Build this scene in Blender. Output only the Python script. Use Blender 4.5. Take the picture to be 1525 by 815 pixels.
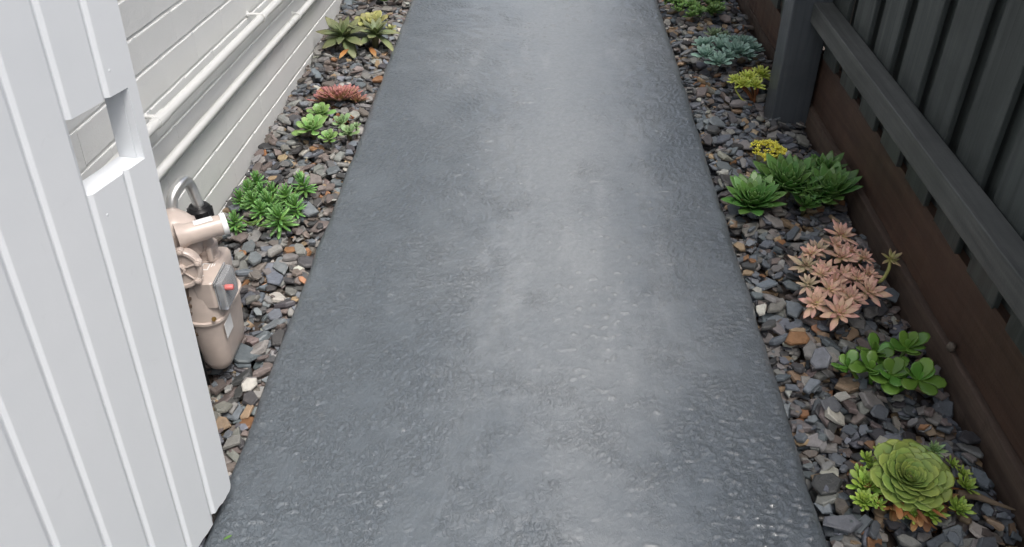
import bpy, bmesh, math, random
import numpy as np
from mathutils import Vector, Matrix, Euler

for _o in list(bpy.data.objects):
    bpy.data.objects.remove(_o, do_unlink=True)
SC = bpy.context.scene
COL = SC.collection
RAD = math.radians
rng = random.Random(11)

# ------------------------------------------------------------------ camera, sky, sun, exposure
cam_d = bpy.data.cameras.new("camera")
cam = bpy.data.objects.new("camera", cam_d)
COL.objects.link(cam)
cam.location = (0, 0, 1.4)
cam.rotation_euler = (RAD(90 - 36.0), 0, RAD(1.85))
cam_d.sensor_width = 36.0
cam_d.lens = 36.0 * 1288.0 / 1525.0
cam_d.clip_start = 0.02
cam_d.clip_end = 500
SC.camera = cam

SUN_EL, SUN_AZ = 66.0, 140.0        # azimuth clockwise from +Y (behind the camera, to the right)
world = bpy.data.worlds.new("World")
SC.world = world
world.use_nodes = True
wn, wl = world.node_tree.nodes, world.node_tree.links
bg = wn["Background"]
sky = wn.new("ShaderNodeTexSky")
sky.sky_type = 'NISHITA'
sky.sun_disc = False
sky.sun_elevation = RAD(SUN_EL)
sky.sun_rotation = RAD(SUN_AZ)
sky.air_density = 1.0
sky.dust_density = 6.0
sky.ozone_density = 1.0
hs = wn.new("ShaderNodeHueSaturation")
hs.inputs["Saturation"].default_value = 0.62
wl.new(sky.outputs[0], hs.inputs["Color"])
wl.new(hs.outputs[0], bg.inputs["Color"])
bg.inputs["Strength"].default_value = 0.12

sun_d = bpy.data.lights.new("sun", 'SUN')
sun_d.energy = 1.3
sun_d.angle = RAD(24)
sun_d.color = (1.0, 0.985, 0.96)
sun = bpy.data.objects.new("sun", sun_d)
COL.objects.link(sun)
_el, _az = RAD(SUN_EL), RAD(SUN_AZ)
_dir = Vector((math.sin(_az) * math.cos(_el), math.cos(_az) * math.cos(_el), math.sin(_el)))
sun.rotation_euler = _dir.to_track_quat('Z', 'Y').to_euler()
sun.location = _dir * 20

SC.view_settings.view_transform = 'Standard'
SC.view_settings.look = 'None'
SC.view_settings.gamma = 1.0
SC.view_settings.use_curve_mapping = False
SC.view_settings.exposure = 0.98
SC.cycles.max_bounces = 5
SC.cycles.diffuse_bounces = 3
SC.cycles.glossy_bounces = 3
SC.cycles.transmission_bounces = 5
SC.cycles.caustics_reflective = False
SC.cycles.caustics_refractive = False

# ------------------------------------------------------------------ helpers
def link(o, parent=None):
    COL.objects.link(o)
    if parent is not None:
        o.parent = parent
    return o

def tag(o, label=None, cat=None, group=None, kind=None):
    if label: o["label"] = label
    if cat: o["category"] = cat
    if group: o["group"] = group
    if kind: o["kind"] = kind
    return o

def empty(name, loc=(0, 0, 0), rot=None):
    o = bpy.data.objects.new(name, None)
    o.empty_display_size = 0.05
    o.location = loc
    if rot is not None:
        o.rotation_euler = rot
    return link(o)

def mesh(name, vs, fs, mat=None, smooth=False):
    me = bpy.data.meshes.new(name)
    me.from_pydata([tuple(v) for v in vs], [], fs)
    if mat: me.materials.append(mat)
    if smooth:
        me.polygons.foreach_set("use_smooth", [True] * len(me.polygons))
    me.update()
    return me

def obj(name, me, parent=None, loc=(0, 0, 0), rot=(0, 0, 0), scale=(1, 1, 1)):
    o = bpy.data.objects.new(name, me)
    o.location = loc
    o.rotation_euler = rot
    o.scale = scale if hasattr(scale, '__len__') else (scale,) * 3
    return link(o, parent)

def bm_obj(name, bm, mat, parent=None, loc=(0, 0, 0), rot=(0, 0, 0), smooth=False, angle=None):
    me = bpy.data.meshes.new(name)
    bmesh.ops.recalc_face_normals(bm, faces=bm.faces[:])
    if smooth:
        for f in bm.faces: f.smooth = True
        if angle:
            for e in bm.edges:
                if len(e.link_faces) == 2 and e.calc_face_angle(0) > RAD(angle):
                    e.smooth = False
    bm.to_mesh(me); bm.free()
    me.materials.append(mat)
    return obj(name, me, parent, loc, rot)

def box_bm(x0, x1, y0, y1, z0, z1, bev=0.0, seg=2):
    bm = bmesh.new()
    bmesh.ops.create_cube(bm, size=1)
    for v in bm.verts:
        v.co = Vector((x0 if v.co.x < 0 else x1, y0 if v.co.y < 0 else y1, z0 if v.co.z < 0 else z1))
    if bev:
        bmesh.ops.bevel(bm, geom=bm.edges[:], offset=bev, segments=seg, affect='EDGES', profile=0.5)
    return bm

def frame(axis):
    a = Vector(axis).normalized()
    t = Vector((0, 0, 1)) if abs(a.z) < 0.9 else Vector((1, 0, 0))
    u = t.cross(a).normalized()
    return u, a.cross(u), a

def lathe_bm(p0, axis, prof, n=24, bm=None):
    """prof: (distance along axis, radius)"""
    bm = bm or bmesh.new()
    u, w, a = frame(axis)
    p0 = Vector(p0)
    prev = None
    for d, r in prof:
        if r <= 1e-6:
            ring = [bm.verts.new(p0 + a * d)]
        else:
            ring = [bm.verts.new(p0 + a * d + (u * math.cos(2 * math.pi * k / n) + w * math.sin(2 * math.pi * k / n)) * r) for k in range(n)]
        if prev:
            if len(prev) == 1 and len(ring) == n:
                for k in range(n): bm.faces.new((prev[0], ring[k], ring[(k + 1) % n]))
            elif len(ring) == 1 and len(prev) == n:
                for k in range(n): bm.faces.new((prev[k], prev[(k + 1) % n], ring[0]))
            else:
                for k in range(n): bm.faces.new((prev[k], prev[(k + 1) % n], ring[(k + 1) % n], ring[k]))
        prev = ring
    return bm

def tube_bm(pts, rad, n=14, bm=None, caps=True):
    bm = bm or bmesh.new()
    pts = [Vector(p) for p in pts]
    rads = rad if hasattr(rad, '__len__') else [rad] * len(pts)
    u = None; prev = None
    for i, p in enumerate(pts):
        t = (pts[min(i + 1, len(pts) - 1)] - pts[max(i - 1, 0)]).normalized()
        if u is None:
            u, w, _ = frame(t)
        else:
            u = (u - t * u.dot(t)).normalized(); w = t.cross(u)
        ring = [bm.verts.new(p + (u * math.cos(2 * math.pi * k / n) + w * math.sin(2 * math.pi * k / n)) * rads[i]) for k in range(n)]
        if prev:
            for k in range(n): bm.faces.new((prev[k], prev[(k + 1) % n], ring[(k + 1) % n], ring[k]))
        elif caps:
            bm.faces.new(ring[::-1])
        prev = ring
    if caps: bm.faces.new(prev)
    return bm

def spline(pts, n=6):
    pts = [Vector(p) for p in pts]
    out = []
    P = [pts[0] * 2 - pts[1]] + pts + [pts[-1] * 2 - pts[-2]]
    for i in range(1, len(P) - 2):
        for k in range(n):
            t = k / n
            a, b, c, d = P[i - 1], P[i], P[i + 1], P[i + 2]
            out.append(0.5 * ((2 * b) + (c - a) * t + (2 * a - 5 * b + 4 * c - d) * t * t + (3 * b - a - 3 * c + d) * t ** 3))
    out.append(pts[-1])
    return out

# ------------------------------------------------------------------ materials
class NT:
    def __init__(self, name):
        self.m = bpy.data.materials.new(name)
        self.m.use_nodes = True
        self.n, self.l = self.m.node_tree.nodes, self.m.node_tree.links
        self.b = self.n["Principled BSDF"]
    def node(self, t, **kw):
        x = self.n.new(t)
        for k, v in kw.items():
            if hasattr(x, k): setattr(x, k, v)
            else: x.inputs[k.replace('_', ' ')].default_value = v
        return x
    def set(self, sock, v):
        if isinstance(v, bpy.types.NodeSocket): self.l.new(v, sock)
        else: sock.default_value = v
    def coord(self, which="Object", scale=None, rot=None):
        c = self.n.new("ShaderNodeTexCoord").outputs[which]
        if scale is not None or rot is not None:
            mp = self.n.new("ShaderNodeMapping")
            if scale is not None: mp.inputs["Scale"].default_value = scale
            if rot is not None: mp.inputs["Rotation"].default_value = rot
            self.l.new(c, mp.inputs["Vector"]); c = mp.outputs[0]
        return c
    def noise(self, vec, scale, detail=4, rough=0.55, dist=0.0, out="Fac"):
        x = self.node("ShaderNodeTexNoise")
        x.inputs["Scale"].default_value = scale; x.inputs["Detail"].default_value = detail
        x.inputs["Roughness"].default_value = rough; x.inputs["Distortion"].default_value = dist
        self.l.new(vec, x.inputs["Vector"])
        return x.outputs[out]
    def voronoi(self, vec, scale, feature='F1', out="Distance", rnd=1.0):
        x = self.node("ShaderNodeTexVoronoi", feature=feature)
        x.inputs["Scale"].default_value = scale; x.inputs["Randomness"].default_value = rnd
        self.l.new(vec, x.inputs["Vector"])
        return x.outputs[out]
    def ramp(self, fac, stops, interp='LINEAR'):
        x = self.node("ShaderNodeValToRGB")
        cr = x.color_ramp; cr.interpolation = interp
        while len(cr.elements) < len(stops): cr.elements.new(0.5)
        for e, (p, c) in zip(cr.elements, stops):
            e.position = p
            e.color = (c, c, c, 1) if not hasattr(c, '__len__') else (c[0], c[1], c[2], 1)
        self.l.new(fac, x.inputs["Fac"])
        return x.outputs["Color"]
    def math(self, op, a, b=0.0, c=None, clamp=False):
        x = self.node("ShaderNodeMath", operation=op); x.use_clamp = clamp
        self.set(x.inputs[0], a); self.set(x.inputs[1], b)
        if c is not None: self.set(x.inputs[2], c)
        return x.outputs[0]
    def mix(self, fac, a, b, blend='MIX'):
        x = self.node("ShaderNodeMix", data_type='RGBA', blend_type=blend)
        self.set(x.inputs[0], fac)
        for s, v in ((x.inputs[6], a), (x.inputs[7], b)):
            if isinstance(v, bpy.types.NodeSocket): self.l.new(v, s)
            else: s.default_value = (v[0], v[1], v[2], 1)
        return x.outputs[2]
    def bump(self, height, strength=1.0, dist=0.001, normal=None):
        x = self.node("ShaderNodeBump")
        x.inputs["Strength"].default_value = strength; x.inputs["Distance"].default_value = dist
        self.l.new(height, x.inputs["Height"])
        if normal is not None: self.l.new(normal, x.inputs["Normal"])
        return x.outputs[0]
    def attr(self, name, out="Fac"):
        return self.node("ShaderNodeAttribute", attribute_name=name).outputs[out]
    def fin(self, color=None, rough=None, normal=None, **kw):
        if color is not None:
            if isinstance(color, bpy.types.NodeSocket): self.l.new(color, self.b.inputs["Base Color"])
            else: self.b.inputs["Base Color"].default_value = (*color, 1)
        if rough is not None: self.set(self.b.inputs["Roughness"], rough)
        if normal is not None: self.l.new(normal, self.b.inputs["Normal"])
        for k, v in kw.items(): self.set(self.b.inputs[k.replace('_', ' ')], v)
        return self.m

def mat_path():
    t = NT("wet_coated_concrete"); c = t.coord()
    dry_sheen, fleck, pale = t.attr("dry_sheen"), t.attr("fleck"), t.attr("pale")
    col = t.mix(dry_sheen, (0.102, 0.121, 0.138), (0.200, 0.215, 0.225))
    fine = t.noise(c, 60, 4, 0.65)
    col = t.mix(t.math('MULTIPLY', t.ramp(fine, [(0.38, 0.0), (0.7, 1.0)]), 0.35), col, (0.10, 0.11, 0.122))
    col = t.mix(t.math('MULTIPLY', pale, 0.3), col, (0.28, 0.295, 0.305))
    col = t.mix(t.math('MULTIPLY', fleck, 0.14), col, (0.30, 0.31, 0.31))  # fleck colour lightened to stand in for its reflecting water film
    rough = t.math('ADD', t.math('MULTIPLY', dry_sheen, 0.10), 0.42)
    coat = t.math('ADD', t.math('SUBTRACT', 0.9, t.math('MULTIPLY', dry_sheen, 0.35)), t.math('MULTIPLY', fleck, 0.4), clamp=True)
    g1 = t.ramp(t.noise(t.coord(scale=(1.0, 0.7, 1), rot=(0, 0, 0.4)), 120, 2, 0.5, 1.3), [(0.47, 0.0), (0.56, 1.0)])
    g2 = t.noise(c, 420, 2, 0.6)
    h = t.math('ADD', t.math('MULTIPLY', t.math('MULTIPLY', g1, t.attr("crinkle")), 1.0), t.math('MULTIPLY', g2, 0.35))
    m = t.fin(col, rough, t.bump(h, 1.0, 0.0016), Specular_IOR_Level=0.5)
    t.l.new(coat, t.b.inputs["Coat Weight"])
    t.b.inputs["Coat Roughness"].default_value = 0.10
    t.b.inputs["Coat IOR"].default_value = 1.4
    return m

def mat_paint(name, col, col2, rough=0.42, brush=30.0, amt=0.4, grit=0.3, dirt=0.0, spec=0.5, obj_var=0.0):
    t = NT(name); c = t.coord()
    n1 = t.noise(c, 3.0, 5, 0.6)
    colr = t.mix(t.ramp(n1, [(0.35, 0.0), (0.7, 1.0)]), col, col2)
    if dirt:
        dn = t.ramp(t.noise(c, 23.0, 6, 0.7, 0.5), [(0.62, 0.0), (0.8, 1.0)])
        colr = t.mix(t.math('MULTIPLY', dn, dirt), colr, tuple(v * 0.45 for v in col))
    h = t.math('ADD', t.noise(c, brush, 4, 0.6), t.math('MULTIPLY', t.noise(c, 210, 3, 0.6), grit))
    pim = t.ramp(t.voronoi(c, 34.0), [(0.0, 1.0), (0.1, 0.0)])
    sel = t.ramp(t.noise(c, 7.0, 2), [(0.58, 0.0), (0.66, 1.0)])
    h = t.math('ADD', h, t.math('MULTIPLY', t.math('MULTIPLY', pim, sel), 0.9))
    return t.fin(colr, t.math('ADD', t.math('MULTIPLY', n1, 0.12), rough - 0.06), t.bump(h, amt, 0.002), Specular_IOR_Level=spec)

def mat_timber(name, c1, c2, axis, rough=0.6, amt=0.5, scuff=None):
    """axis: index of the grain direction"""
    t = NT(name)
    s = [38.0, 38.0, 38.0]; s[axis] = 1.6
    oi = t.node("ShaderNodeObjectInfo")
    c = t.coord()
    va = t.node("ShaderNodeVectorMath", operation='ADD'); t.l.new(c, va.inputs[0])
    vs = t.node("ShaderNodeVectorMath", operation='SCALE'); vs.inputs[0].default_value = (3.1, 5.3, 7.7)
    t.l.new(oi.outputs["Random"], vs.inputs["Scale"]); t.l.new(vs.outputs[0], va.inputs[1])
    mp = t.node("ShaderNodeMapping"); mp.inputs["Scale"].default_value = s
    t.l.new(va.outputs[0], mp.inputs["Vector"])
    g = t.noise(mp.outputs[0], 1.0, 6, 0.65, 0.6)
    b = t.noise(va.outputs[0], 4.0, 5, 0.65, 0.4)
    col = t.mix(t.ramp(g, [(0.3, 0.0), (0.72, 1.0)]), c1, c2)
    col = t.mix(t.math('MULTIPLY', t.ramp(b, [(0.4, 0.0), (0.75, 1.0)]), 0.45), col, tuple(v * 0.55 for v in c1))
    hv = t.node("ShaderNodeHueSaturation"); t.l.new(col, hv.inputs["Color"])
    t.l.new(t.math('ADD', t.math('MULTIPLY', oi.outputs["Random"], 0.35), 0.82), hv.inputs["Value"])
    col = hv.outputs[0]
    if scuff:
        mp2 = t.node("ShaderNodeMapping"); s2 = [60.0] * 3; s2[axis] = 14.0; mp2.inputs["Scale"].default_value = s2
        t.l.new(va.outputs[0], mp2.inputs["Vector"])
        sn = t.ramp(t.noise(mp2.outputs[0], 1.0, 5, 0.7, 1.0), [(0.7, 0.0), (0.8, 1.0)])
        col = t.mix(t.math('MULTIPLY', sn, 0.5), col, scuff)
    h = t.math('ADD', g, t.math('MULTIPLY', t.noise(c, 170, 4, 0.65), 0.5))
    return t.fin(col, t.math('ADD', t.math('MULTIPLY', b, 0.25), rough - 0.12), t.bump(h, amt, 0.0018))

def mat_chip(name, src):
    t = NT(name)
    p = t.node("ShaderNodeNewGeometry").outputs["Position"]
    if src == 'obj':
        base = t.node("ShaderNodeObjectInfo").outputs["Color"]
    else:
        base = t.attr("tint", "Color")
    n1 = t.noise(p, 75, 4, 0.65, 0.3)
    hv = t.node("ShaderNodeHueSaturation"); t.l.new(base, hv.inputs["Color"])
    t.l.new(t.math('ADD', t.math('MULTIPLY', n1, 1.0), 0.5), hv.inputs["Value"])
    col = t.mix(t.ramp(n1, [(0.62, 0.0), (0.80, 0.5)]), hv.outputs[0], (0.17, 0.11, 0.065))
    return t.fin(col, t.math('ADD', t.math('MULTIPLY', n1, 0.35), 0.28), t.bump(t.noise(p, 120, 3, 0.65), 0.7, 0.003), Specular_IOR_Level=0.45)

def mat_soil():
    t = NT("damp_soil"); c = t.coord()
    n = t.noise(c, 30, 6, 0.7)
    col = t.mix(n, (0.045, 0.034, 0.027), (0.11, 0.085, 0.068))
    return t.fin(col, 0.85, t.bump(t.noise(c, 80, 6, 0.7), 1.0, 0.006))

def mat_leaf(name, base, mid, tip, edge=None, rough=0.42, sss=0.0, edge_amt=0.8, edge_pow=(0.75, 1.0), var=0.22, tip_pos=(0.0, 0.5, 0.95), bloom=0.0):
    t = NT(name)
    a = t.attr("along"); e = t.attr("edge"); r = t.attr("vary")
    oi = t.node("ShaderNodeObjectInfo").outputs["Random"]
    p = t.node("ShaderNodeNewGeometry").outputs["Position"]
    n = t.noise(p, 60, 3, 0.6)
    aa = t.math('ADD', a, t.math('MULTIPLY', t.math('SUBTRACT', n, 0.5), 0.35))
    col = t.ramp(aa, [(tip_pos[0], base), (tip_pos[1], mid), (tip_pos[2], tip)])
    if edge is not None:
        em = t.ramp(e, [(edge_pow[0], 0.0), (edge_pow[1], 1.0)])
        col = t.mix(t.math('MULTIPLY', em, edge_amt), col, edge)
    hv = t.node("ShaderNodeHueSaturation"); t.l.new(col, hv.inputs["Color"])
    rr = t.math('FRACT', t.math('ADD', oi, r))
    t.l.new(t.math('ADD', t.math('MULTIPLY', rr, 2 * var), 1 - var), hv.inputs["Value"])
    t.l.new(t.math('ADD', t.math('MULTIPLY', t.math('SUBTRACT', t.math('FRACT', t.math('MULTIPLY', rr, 7.3)), 0.5), 0.03), 0.5), hv.inputs["Hue"])
    m = t.fin(hv.outputs[0], rough, t.bump(t.noise(p, 130, 3), 0.2, 0.001))
    if sss:
        t.b.inputs["Subsurface Weight"].default_value = sss
        t.b.inputs["Subsurface Radius"].default_value = (0.004, 0.006, 0.002)
        t.b.inputs["Subsurface Scale"].default_value = 1.0
    return m

def mat_plain(name, col, rough=0.5, metal=0.0, bump=0.0, bscale=60, **kw):
    t = NT(name); c = t.coord()
    n = t.noise(c, 14, 4, 0.6)
    cc = t.mix(t.ramp(n, [(0.3, 0.0), (0.75, 1.0)]), tuple(v * 0.85 for v in col), tuple(min(1, v * 1.1) for v in col))
    nr = t.bump(t.noise(c, bscale, 4, 0.6), bump, 0.001) if bump else None
    return t.fin(cc, rough, nr, Metallic=metal, **kw)

M = dict(
    path=mat_path(), soil=mat_soil(),
    wall=mat_paint("white_masonry_paint", (0.80, 0.808, 0.79), (0.83, 0.838, 0.82), 0.5, 40, 0.75, 0.6, 0.10),
    mortar=mat_paint("painted_mortar", (0.79, 0.79, 0.76), (0.82, 0.82, 0.79), 0.5, 60, 0.6, 0.5),
    pipe=mat_paint("white_pipe_paint", (0.76, 0.765, 0.74), (0.80, 0.80, 0.78), 0.3, 25, 0.15, 0.2),
    gate=mat_paint("white_gate_paint", (0.70, 0.73, 0.755), (0.735, 0.76, 0.785), 0.36, 18, 0.32, 0.12, 0.12),
    post=mat_timber("charcoal_painted_post", (0.070, 0.080, 0.090), (0.115, 0.128, 0.140), 2, 0.5, 0.5, (0.16, 0.16, 0.155)),
    rail=mat_timber("charcoal_painted_rail", (0.070, 0.076, 0.073), (0.18, 0.186, 0.176), 1, 0.5, 0.7, (0.22, 0.22, 0.21)),
    paling=mat_timber("charcoal_painted_paling", (0.040, 0.048, 0.046), (0.110, 0.125, 0.118), 2, 0.5, 0.45),
    sleeper=mat_timber("brown_hardwood_sleeper", (0.062, 0.036, 0.026), (0.14, 0.082, 0.058), 1, 0.55, 0.8, (0.12, 0.085, 0.06)),
    sleeper2=mat_timber("weathered_hardwood_sleeper", (0.075, 0.052, 0.040), (0.18, 0.13, 0.10), 1, 0.6, 0.9, (0.16, 0.13, 0.10)),
    chip=mat_chip("slate_chip", 'obj'), chips=mat_chip("slate_chips", 'attr'),
)

# ------------------------------------------------------------------ setting: ground, path
gm = mesh("ground", [(-60, -60, 0), (60, -60, 0), (60, 60, 0), (-60, 60, 0)], [(0, 1, 2, 3)], M['soil'])
tag(obj("ground", gm, loc=(0, 0, -0.12)), "dark damp soil under everything", None, kind="structure")

PX0, PX1 = -0.632, 0.580
def field(shape, wl, aniso=1.0, ang=0.0, bw=0.5, seed=0, cell=0.0034):
    """band-limited random field, wavelength wl (m), stretched along ang by aniso"""
    g = np.random.default_rng(seed)
    ky = np.fft.fftfreq(shape[0], cell)[:, None]; kx = np.fft.rfftfreq(shape[1], cell)[None, :]
    ca, sa = math.cos(ang), math.sin(ang)
    k = np.hypot((kx * ca + ky * sa) * aniso, -kx * sa + ky * ca)
    k[0, 0] = 1e-6
    w = np.exp(-(np.log(k * wl) / bw) ** 2)
    f = np.fft.irfft2(np.fft.rfft2(g.standard_normal(shape)) * w, s=shape)
    return f / (f.std() + 1e-9)
def lowpass(shape, wl, seed, ax=1.0, ay=1.0, p=3.0, cell=0.0034):
    g = np.random.default_rng(seed)
    ky = np.fft.fftfreq(shape[0], cell)[:, None] * ay; kx = np.fft.rfftfreq(shape[1], cell)[None, :] * ax
    k = np.hypot(kx, ky)
    w = 1 / (1 + (k * wl) ** 2) ** (p / 2 + 0.3); w[0, 0] = 0
    f = np.fft.irfft2(np.fft.rfft2(g.standard_normal(shape)) * w, s=shape)
    return f / f.std()
def sstep(x, a, b):
    t = np.clip((x - a) / (b - a), 0, 1)
    return t * t * (3 - 2 * t)
def build_path():
    cell = 0.0034
    yf = np.arange(0.85, 4.75, cell)
    nx = int((PX1 - PX0) / cell)
    sh = (len(yf), nx)
    xs = np.linspace(0, 1, nx)
    X = (PX0 + (PX1 - PX0) * xs)[None, :] * np.ones((sh[0], 1)); Y = yf[:, None] * np.ones((1, nx))
    # damp edges, drying middle with a ragged outline, far-end sky sheen painted in
    ax = np.abs(X - 0.10)
    d = 0.95 - 1.75 * ax + 0.08 * lowpass(sh, 0.7, 1) + 0.05 * lowpass(sh, 0.25, 2, 0.6, 2.0) + 0.035 * lowpass(sh, 0.05, 3, 1.3, 0.8, 2.0) + 0.15 * (Y - 2.3)
    dry_sheen = sstep(d, -0.1, 1.15)
    pale = sstep(lowpass(sh, 0.25, 4, 0.6, 2.4, 1.9) + 1.1 * np.exp(-((X + 0.09) / 0.05) ** 2) * (Y > 1.5) + 0.9 * np.exp(-((X - 0.36) / 0.07) ** 2), 1.0, 2.4) * sstep(d, 0.2, 0.7) * (0.55 + 0.45 * sstep(field(sh, 0.02, 1, 0, 0.7, 5), -0.6, 0.9))
    # crinkled coating: short ridges whose run turns across the slab
    turn = lowpass(sh, 0.5, 6)
    R = np.zeros(sh); Wt = np.zeros(sh)
    for i, an in enumerate((-1.1, -0.55, 0.0, 0.55, 1.1)):
        w = np.exp(-((turn * 0.8 - an) / 0.45) ** 2) + 1e-4
        f = field(sh, 0.019, 2.3, an + 0.9, 0.38, 20 + i)
        R += w * sstep(f, 0.25, 0.95); Wt += w
    R /= Wt
    stip = field(sh, 0.014, 1, 0, 0.4, 30)
    amt = 0.22 + 0.98 * sstep(0.75 - dry_sheen + 0.30 * lowpass(sh, 0.14, 7, 1, 1, 2.2), 0.0, 0.9)
    H = 0.0022 * R * amt + 0.00035 * stip * (0.4 + 0.6 * amt) + 0.0004 * field(sh, 0.07, 1, 0, 0.5, 8)
    H += 0.0008 * lowpass(sh, 0.5, 9)
    # small smooth raised flecks in drifts
    drift = lowpass(sh, 0.16, 10, 1.0, 1.0, 2.4) * 0.8 + 1.3 * np.exp(-((X - 0.13) / 0.2) ** 2) - 0.6
    fl = field(sh, 0.052, 1.9, 0.1, 0.5, 11) + 0.85 * field(sh, 0.026, 1.5, -0.2, 0.6, 12)
    fleck = sstep(fl + 0.55 * drift, 2.75, 2.95)
    H = H * (1 - 0.7 * fleck) + 0.0024 * fleck
    rim = np.minimum(X - PX0, PX1 - X)
    fade = sstep(np.minimum(Y - 0.85, 4.75 - Y), 0.0, 0.1)
    ys = np.concatenate([np.arange(-1.5, 0.85, 0.05), yf, np.arange(4.76, 9.01, 0.05)])
    i0 = len(np.arange(-1.5, 0.85, 0.05))
    def full(a, fill=None):
        o_ = np.zeros((len(ys), nx)); o_[i0:i0 + sh[0]] = a
        o_[:i0] = a[0] if fill is None else fill; o_[i0 + sh[0]:] = a[-1] if fill is None else fill
        return o_
    Hf = full(H * fade, 0.0)
    r2 = random.Random(3)
    ph = [(r2.uniform(3, 45), r2.uniform(0, 6.3)) for _ in range(10)]
    wl_ = sum(np.sin(ys * f + p) * 0.0015 / (1 + 0.06 * f) for f, p in ph); wr_ = sum(np.sin(ys * f * 1.13 + p + 2.1) * 0.0015 / (1 + 0.06 * f) for f, p in ph)
    xl, xr = PX0 + wl_, PX1 + wr_
    GX = xl[:, None] + (xr - xl)[:, None] * xs[None, :]
    e = np.minimum(GX - xl[:, None], xr[:, None] - GX)
    ed = np.clip(1 - e / 0.032, 0, 1)
    Hf = Hf * sstep(e, 0, 0.03) - 0.024 * (1 - np.sqrt(np.clip(1 - ed ** 2.4, 0, 1)))
    GY = ys[:, None] * np.ones((1, nx))
    # side skirts
    def skirt(col, dx, z): return np.stack([GX[:, col] + dx, ys, np.full(len(ys), z)], 1)[:, None, :]
    P = np.stack([GX, GY, Hf], 2)
    P = np.concatenate([skirt(0, 0.001, -0.14), P, skirt(-1, -0.001, -0.14)], 1)
    ny, nn = P.shape[:2]
    idx = np.arange(ny * nn).reshape(ny, nn)
    F = np.stack([idx[:-1, :-1], idx[:-1, 1:], idx[1:, 1:], idx[1:, :-1]], 2).reshape(-1, 4)
    me = bpy.data.meshes.new("path")
    me.vertices.add(ny * nn); me.vertices.foreach_set("co", P.astype(np.float32).ravel())
    me.loops.add(F.size); me.loops.foreach_set("vertex_index", F.astype(np.int32).ravel())
    me.polygons.add(len(F)); me.polygons.foreach_set("loop_start", np.arange(0, F.size, 4, dtype=np.int32))
    me.polygons.foreach_set("use_smooth", np.ones(len(F), dtype=bool))
    me.update(calc_edges=True)
    for nm, a in (("dry_sheen", full(dry_sheen)), ("fleck", full(fleck, 0.0)), ("pale", full(pale, 0.0)), ("crinkle", full(amt, 0.6))):
        a = np.concatenate([a[:, :1], a, a[:, -1:]], 1)
        at = me.attributes.new(nm, 'FLOAT', 'POINT'); at.data.foreach_set("value", a.astype(np.float32).ravel())
    me.materials.append(M['path'])
    tag(obj("path", me), "wet grey coated concrete path between two gravel beds", None, kind="structure")
build_path()

# ------------------------------------------------------------------ painted brick wall (courses fall 4.1 degrees against the rising path)
SLOPE = RAD(4.1)
wall = empty("brick_wall", (-0.98, 3.0, 0.0), (-SLOPE, 0, 0))
tag(wall, "white painted brick wall beside the gravel on the left", "wall")
CH, BL, JT = 0.0915, 0.240, 0.0085
def brick_mesh(seed, L):
    r2 = random.Random(seed)
    bm = box_bm(-0.09, 0.0, -L / 2, L / 2, JT / 2, CH - JT / 2 + 0.0005)
    eds = [e for e in bm.edges if all(v.co.x > -0.01 for v in e.verts) and abs(e.verts[0].co.y - e.verts[1].co.y) > 0.1]
    bmesh.ops.bevel(bm, geom=eds, offset=0.0028, segments=2, affect='EDGES', profile=0.5)
    bmesh.ops.subdivide_edges(bm, edges=[e for e in bm.edges if abs(e.verts[0].co.y - e.verts[1].co.y) > 0.1], cuts=5)
    for v in bm.verts:
        if v.co.x > -0.02:
            v.co.x += r2.uniform(-0.0003, 0.0003)
            v.co.z += r2.uniform(-0.0009, 0.0009)
    me = bpy.data.meshes.new("brick")
    bmesh.ops.recalc_face_normals(bm, faces=bm.faces[:])
    for f in bm.faces: f.smooth = len(f.verts) == 4 and f.calc_area() < 0.0012
    bm.to_mesh(me); bm.free(); me.materials.append(M['wall'])
    return me
BM = [brick_mesh(i, BL - 0.0007) for i in range(8)]
Z0 = 0.012 - 3 * CH
rest_v, rest_f = [], []
for c in range(29):
    z = Z0 + c * CH
    off = (c % 2) * BL / 2
    for k in range(-22, 26):
        y = k * BL + off + 0.04
        if y < -4.6 or y > 5.6: continue
        dx = rng.uniform(-0.0004, 0.0004)
        if -1.35 < y < 1.7 and -0.2 < z < 0.86:
            obj("brick", BM[rng.randrange(8)], wall, (dx, y, z), (0, rng.uniform(-0.006, 0.006), rng.uniform(-0.001, 0.001)))
        else:
            b = len(rest_v)
            h0, h1 = z + JT / 2, z + CH - JT / 2
            for X in (-0.09, dx):
                for Y in (y - BL / 2 + 0.0011, y + BL / 2 - 0.0011):
                    for Z in (h0, h1): rest_v.append((X, Y, Z))
            rest_f += [tuple(b + i for i in f) for f in ((4, 6, 7, 5), (0, 1, 3, 2), (1, 5, 7, 3), (0, 2, 6, 4), (0, 4, 5, 1), (2, 3, 7, 6))]
o = obj("brickwork", mesh("brickwork", rest_v, rest_f, M['wall']), wall)
o["kind"] = "stuff"
bm_obj("mortar", box_bm(-0.10, -0.0035, -4.7, 5.7, Z0, Z0 + 29 * CH + 0.002), M['mortar'], wall)

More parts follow.
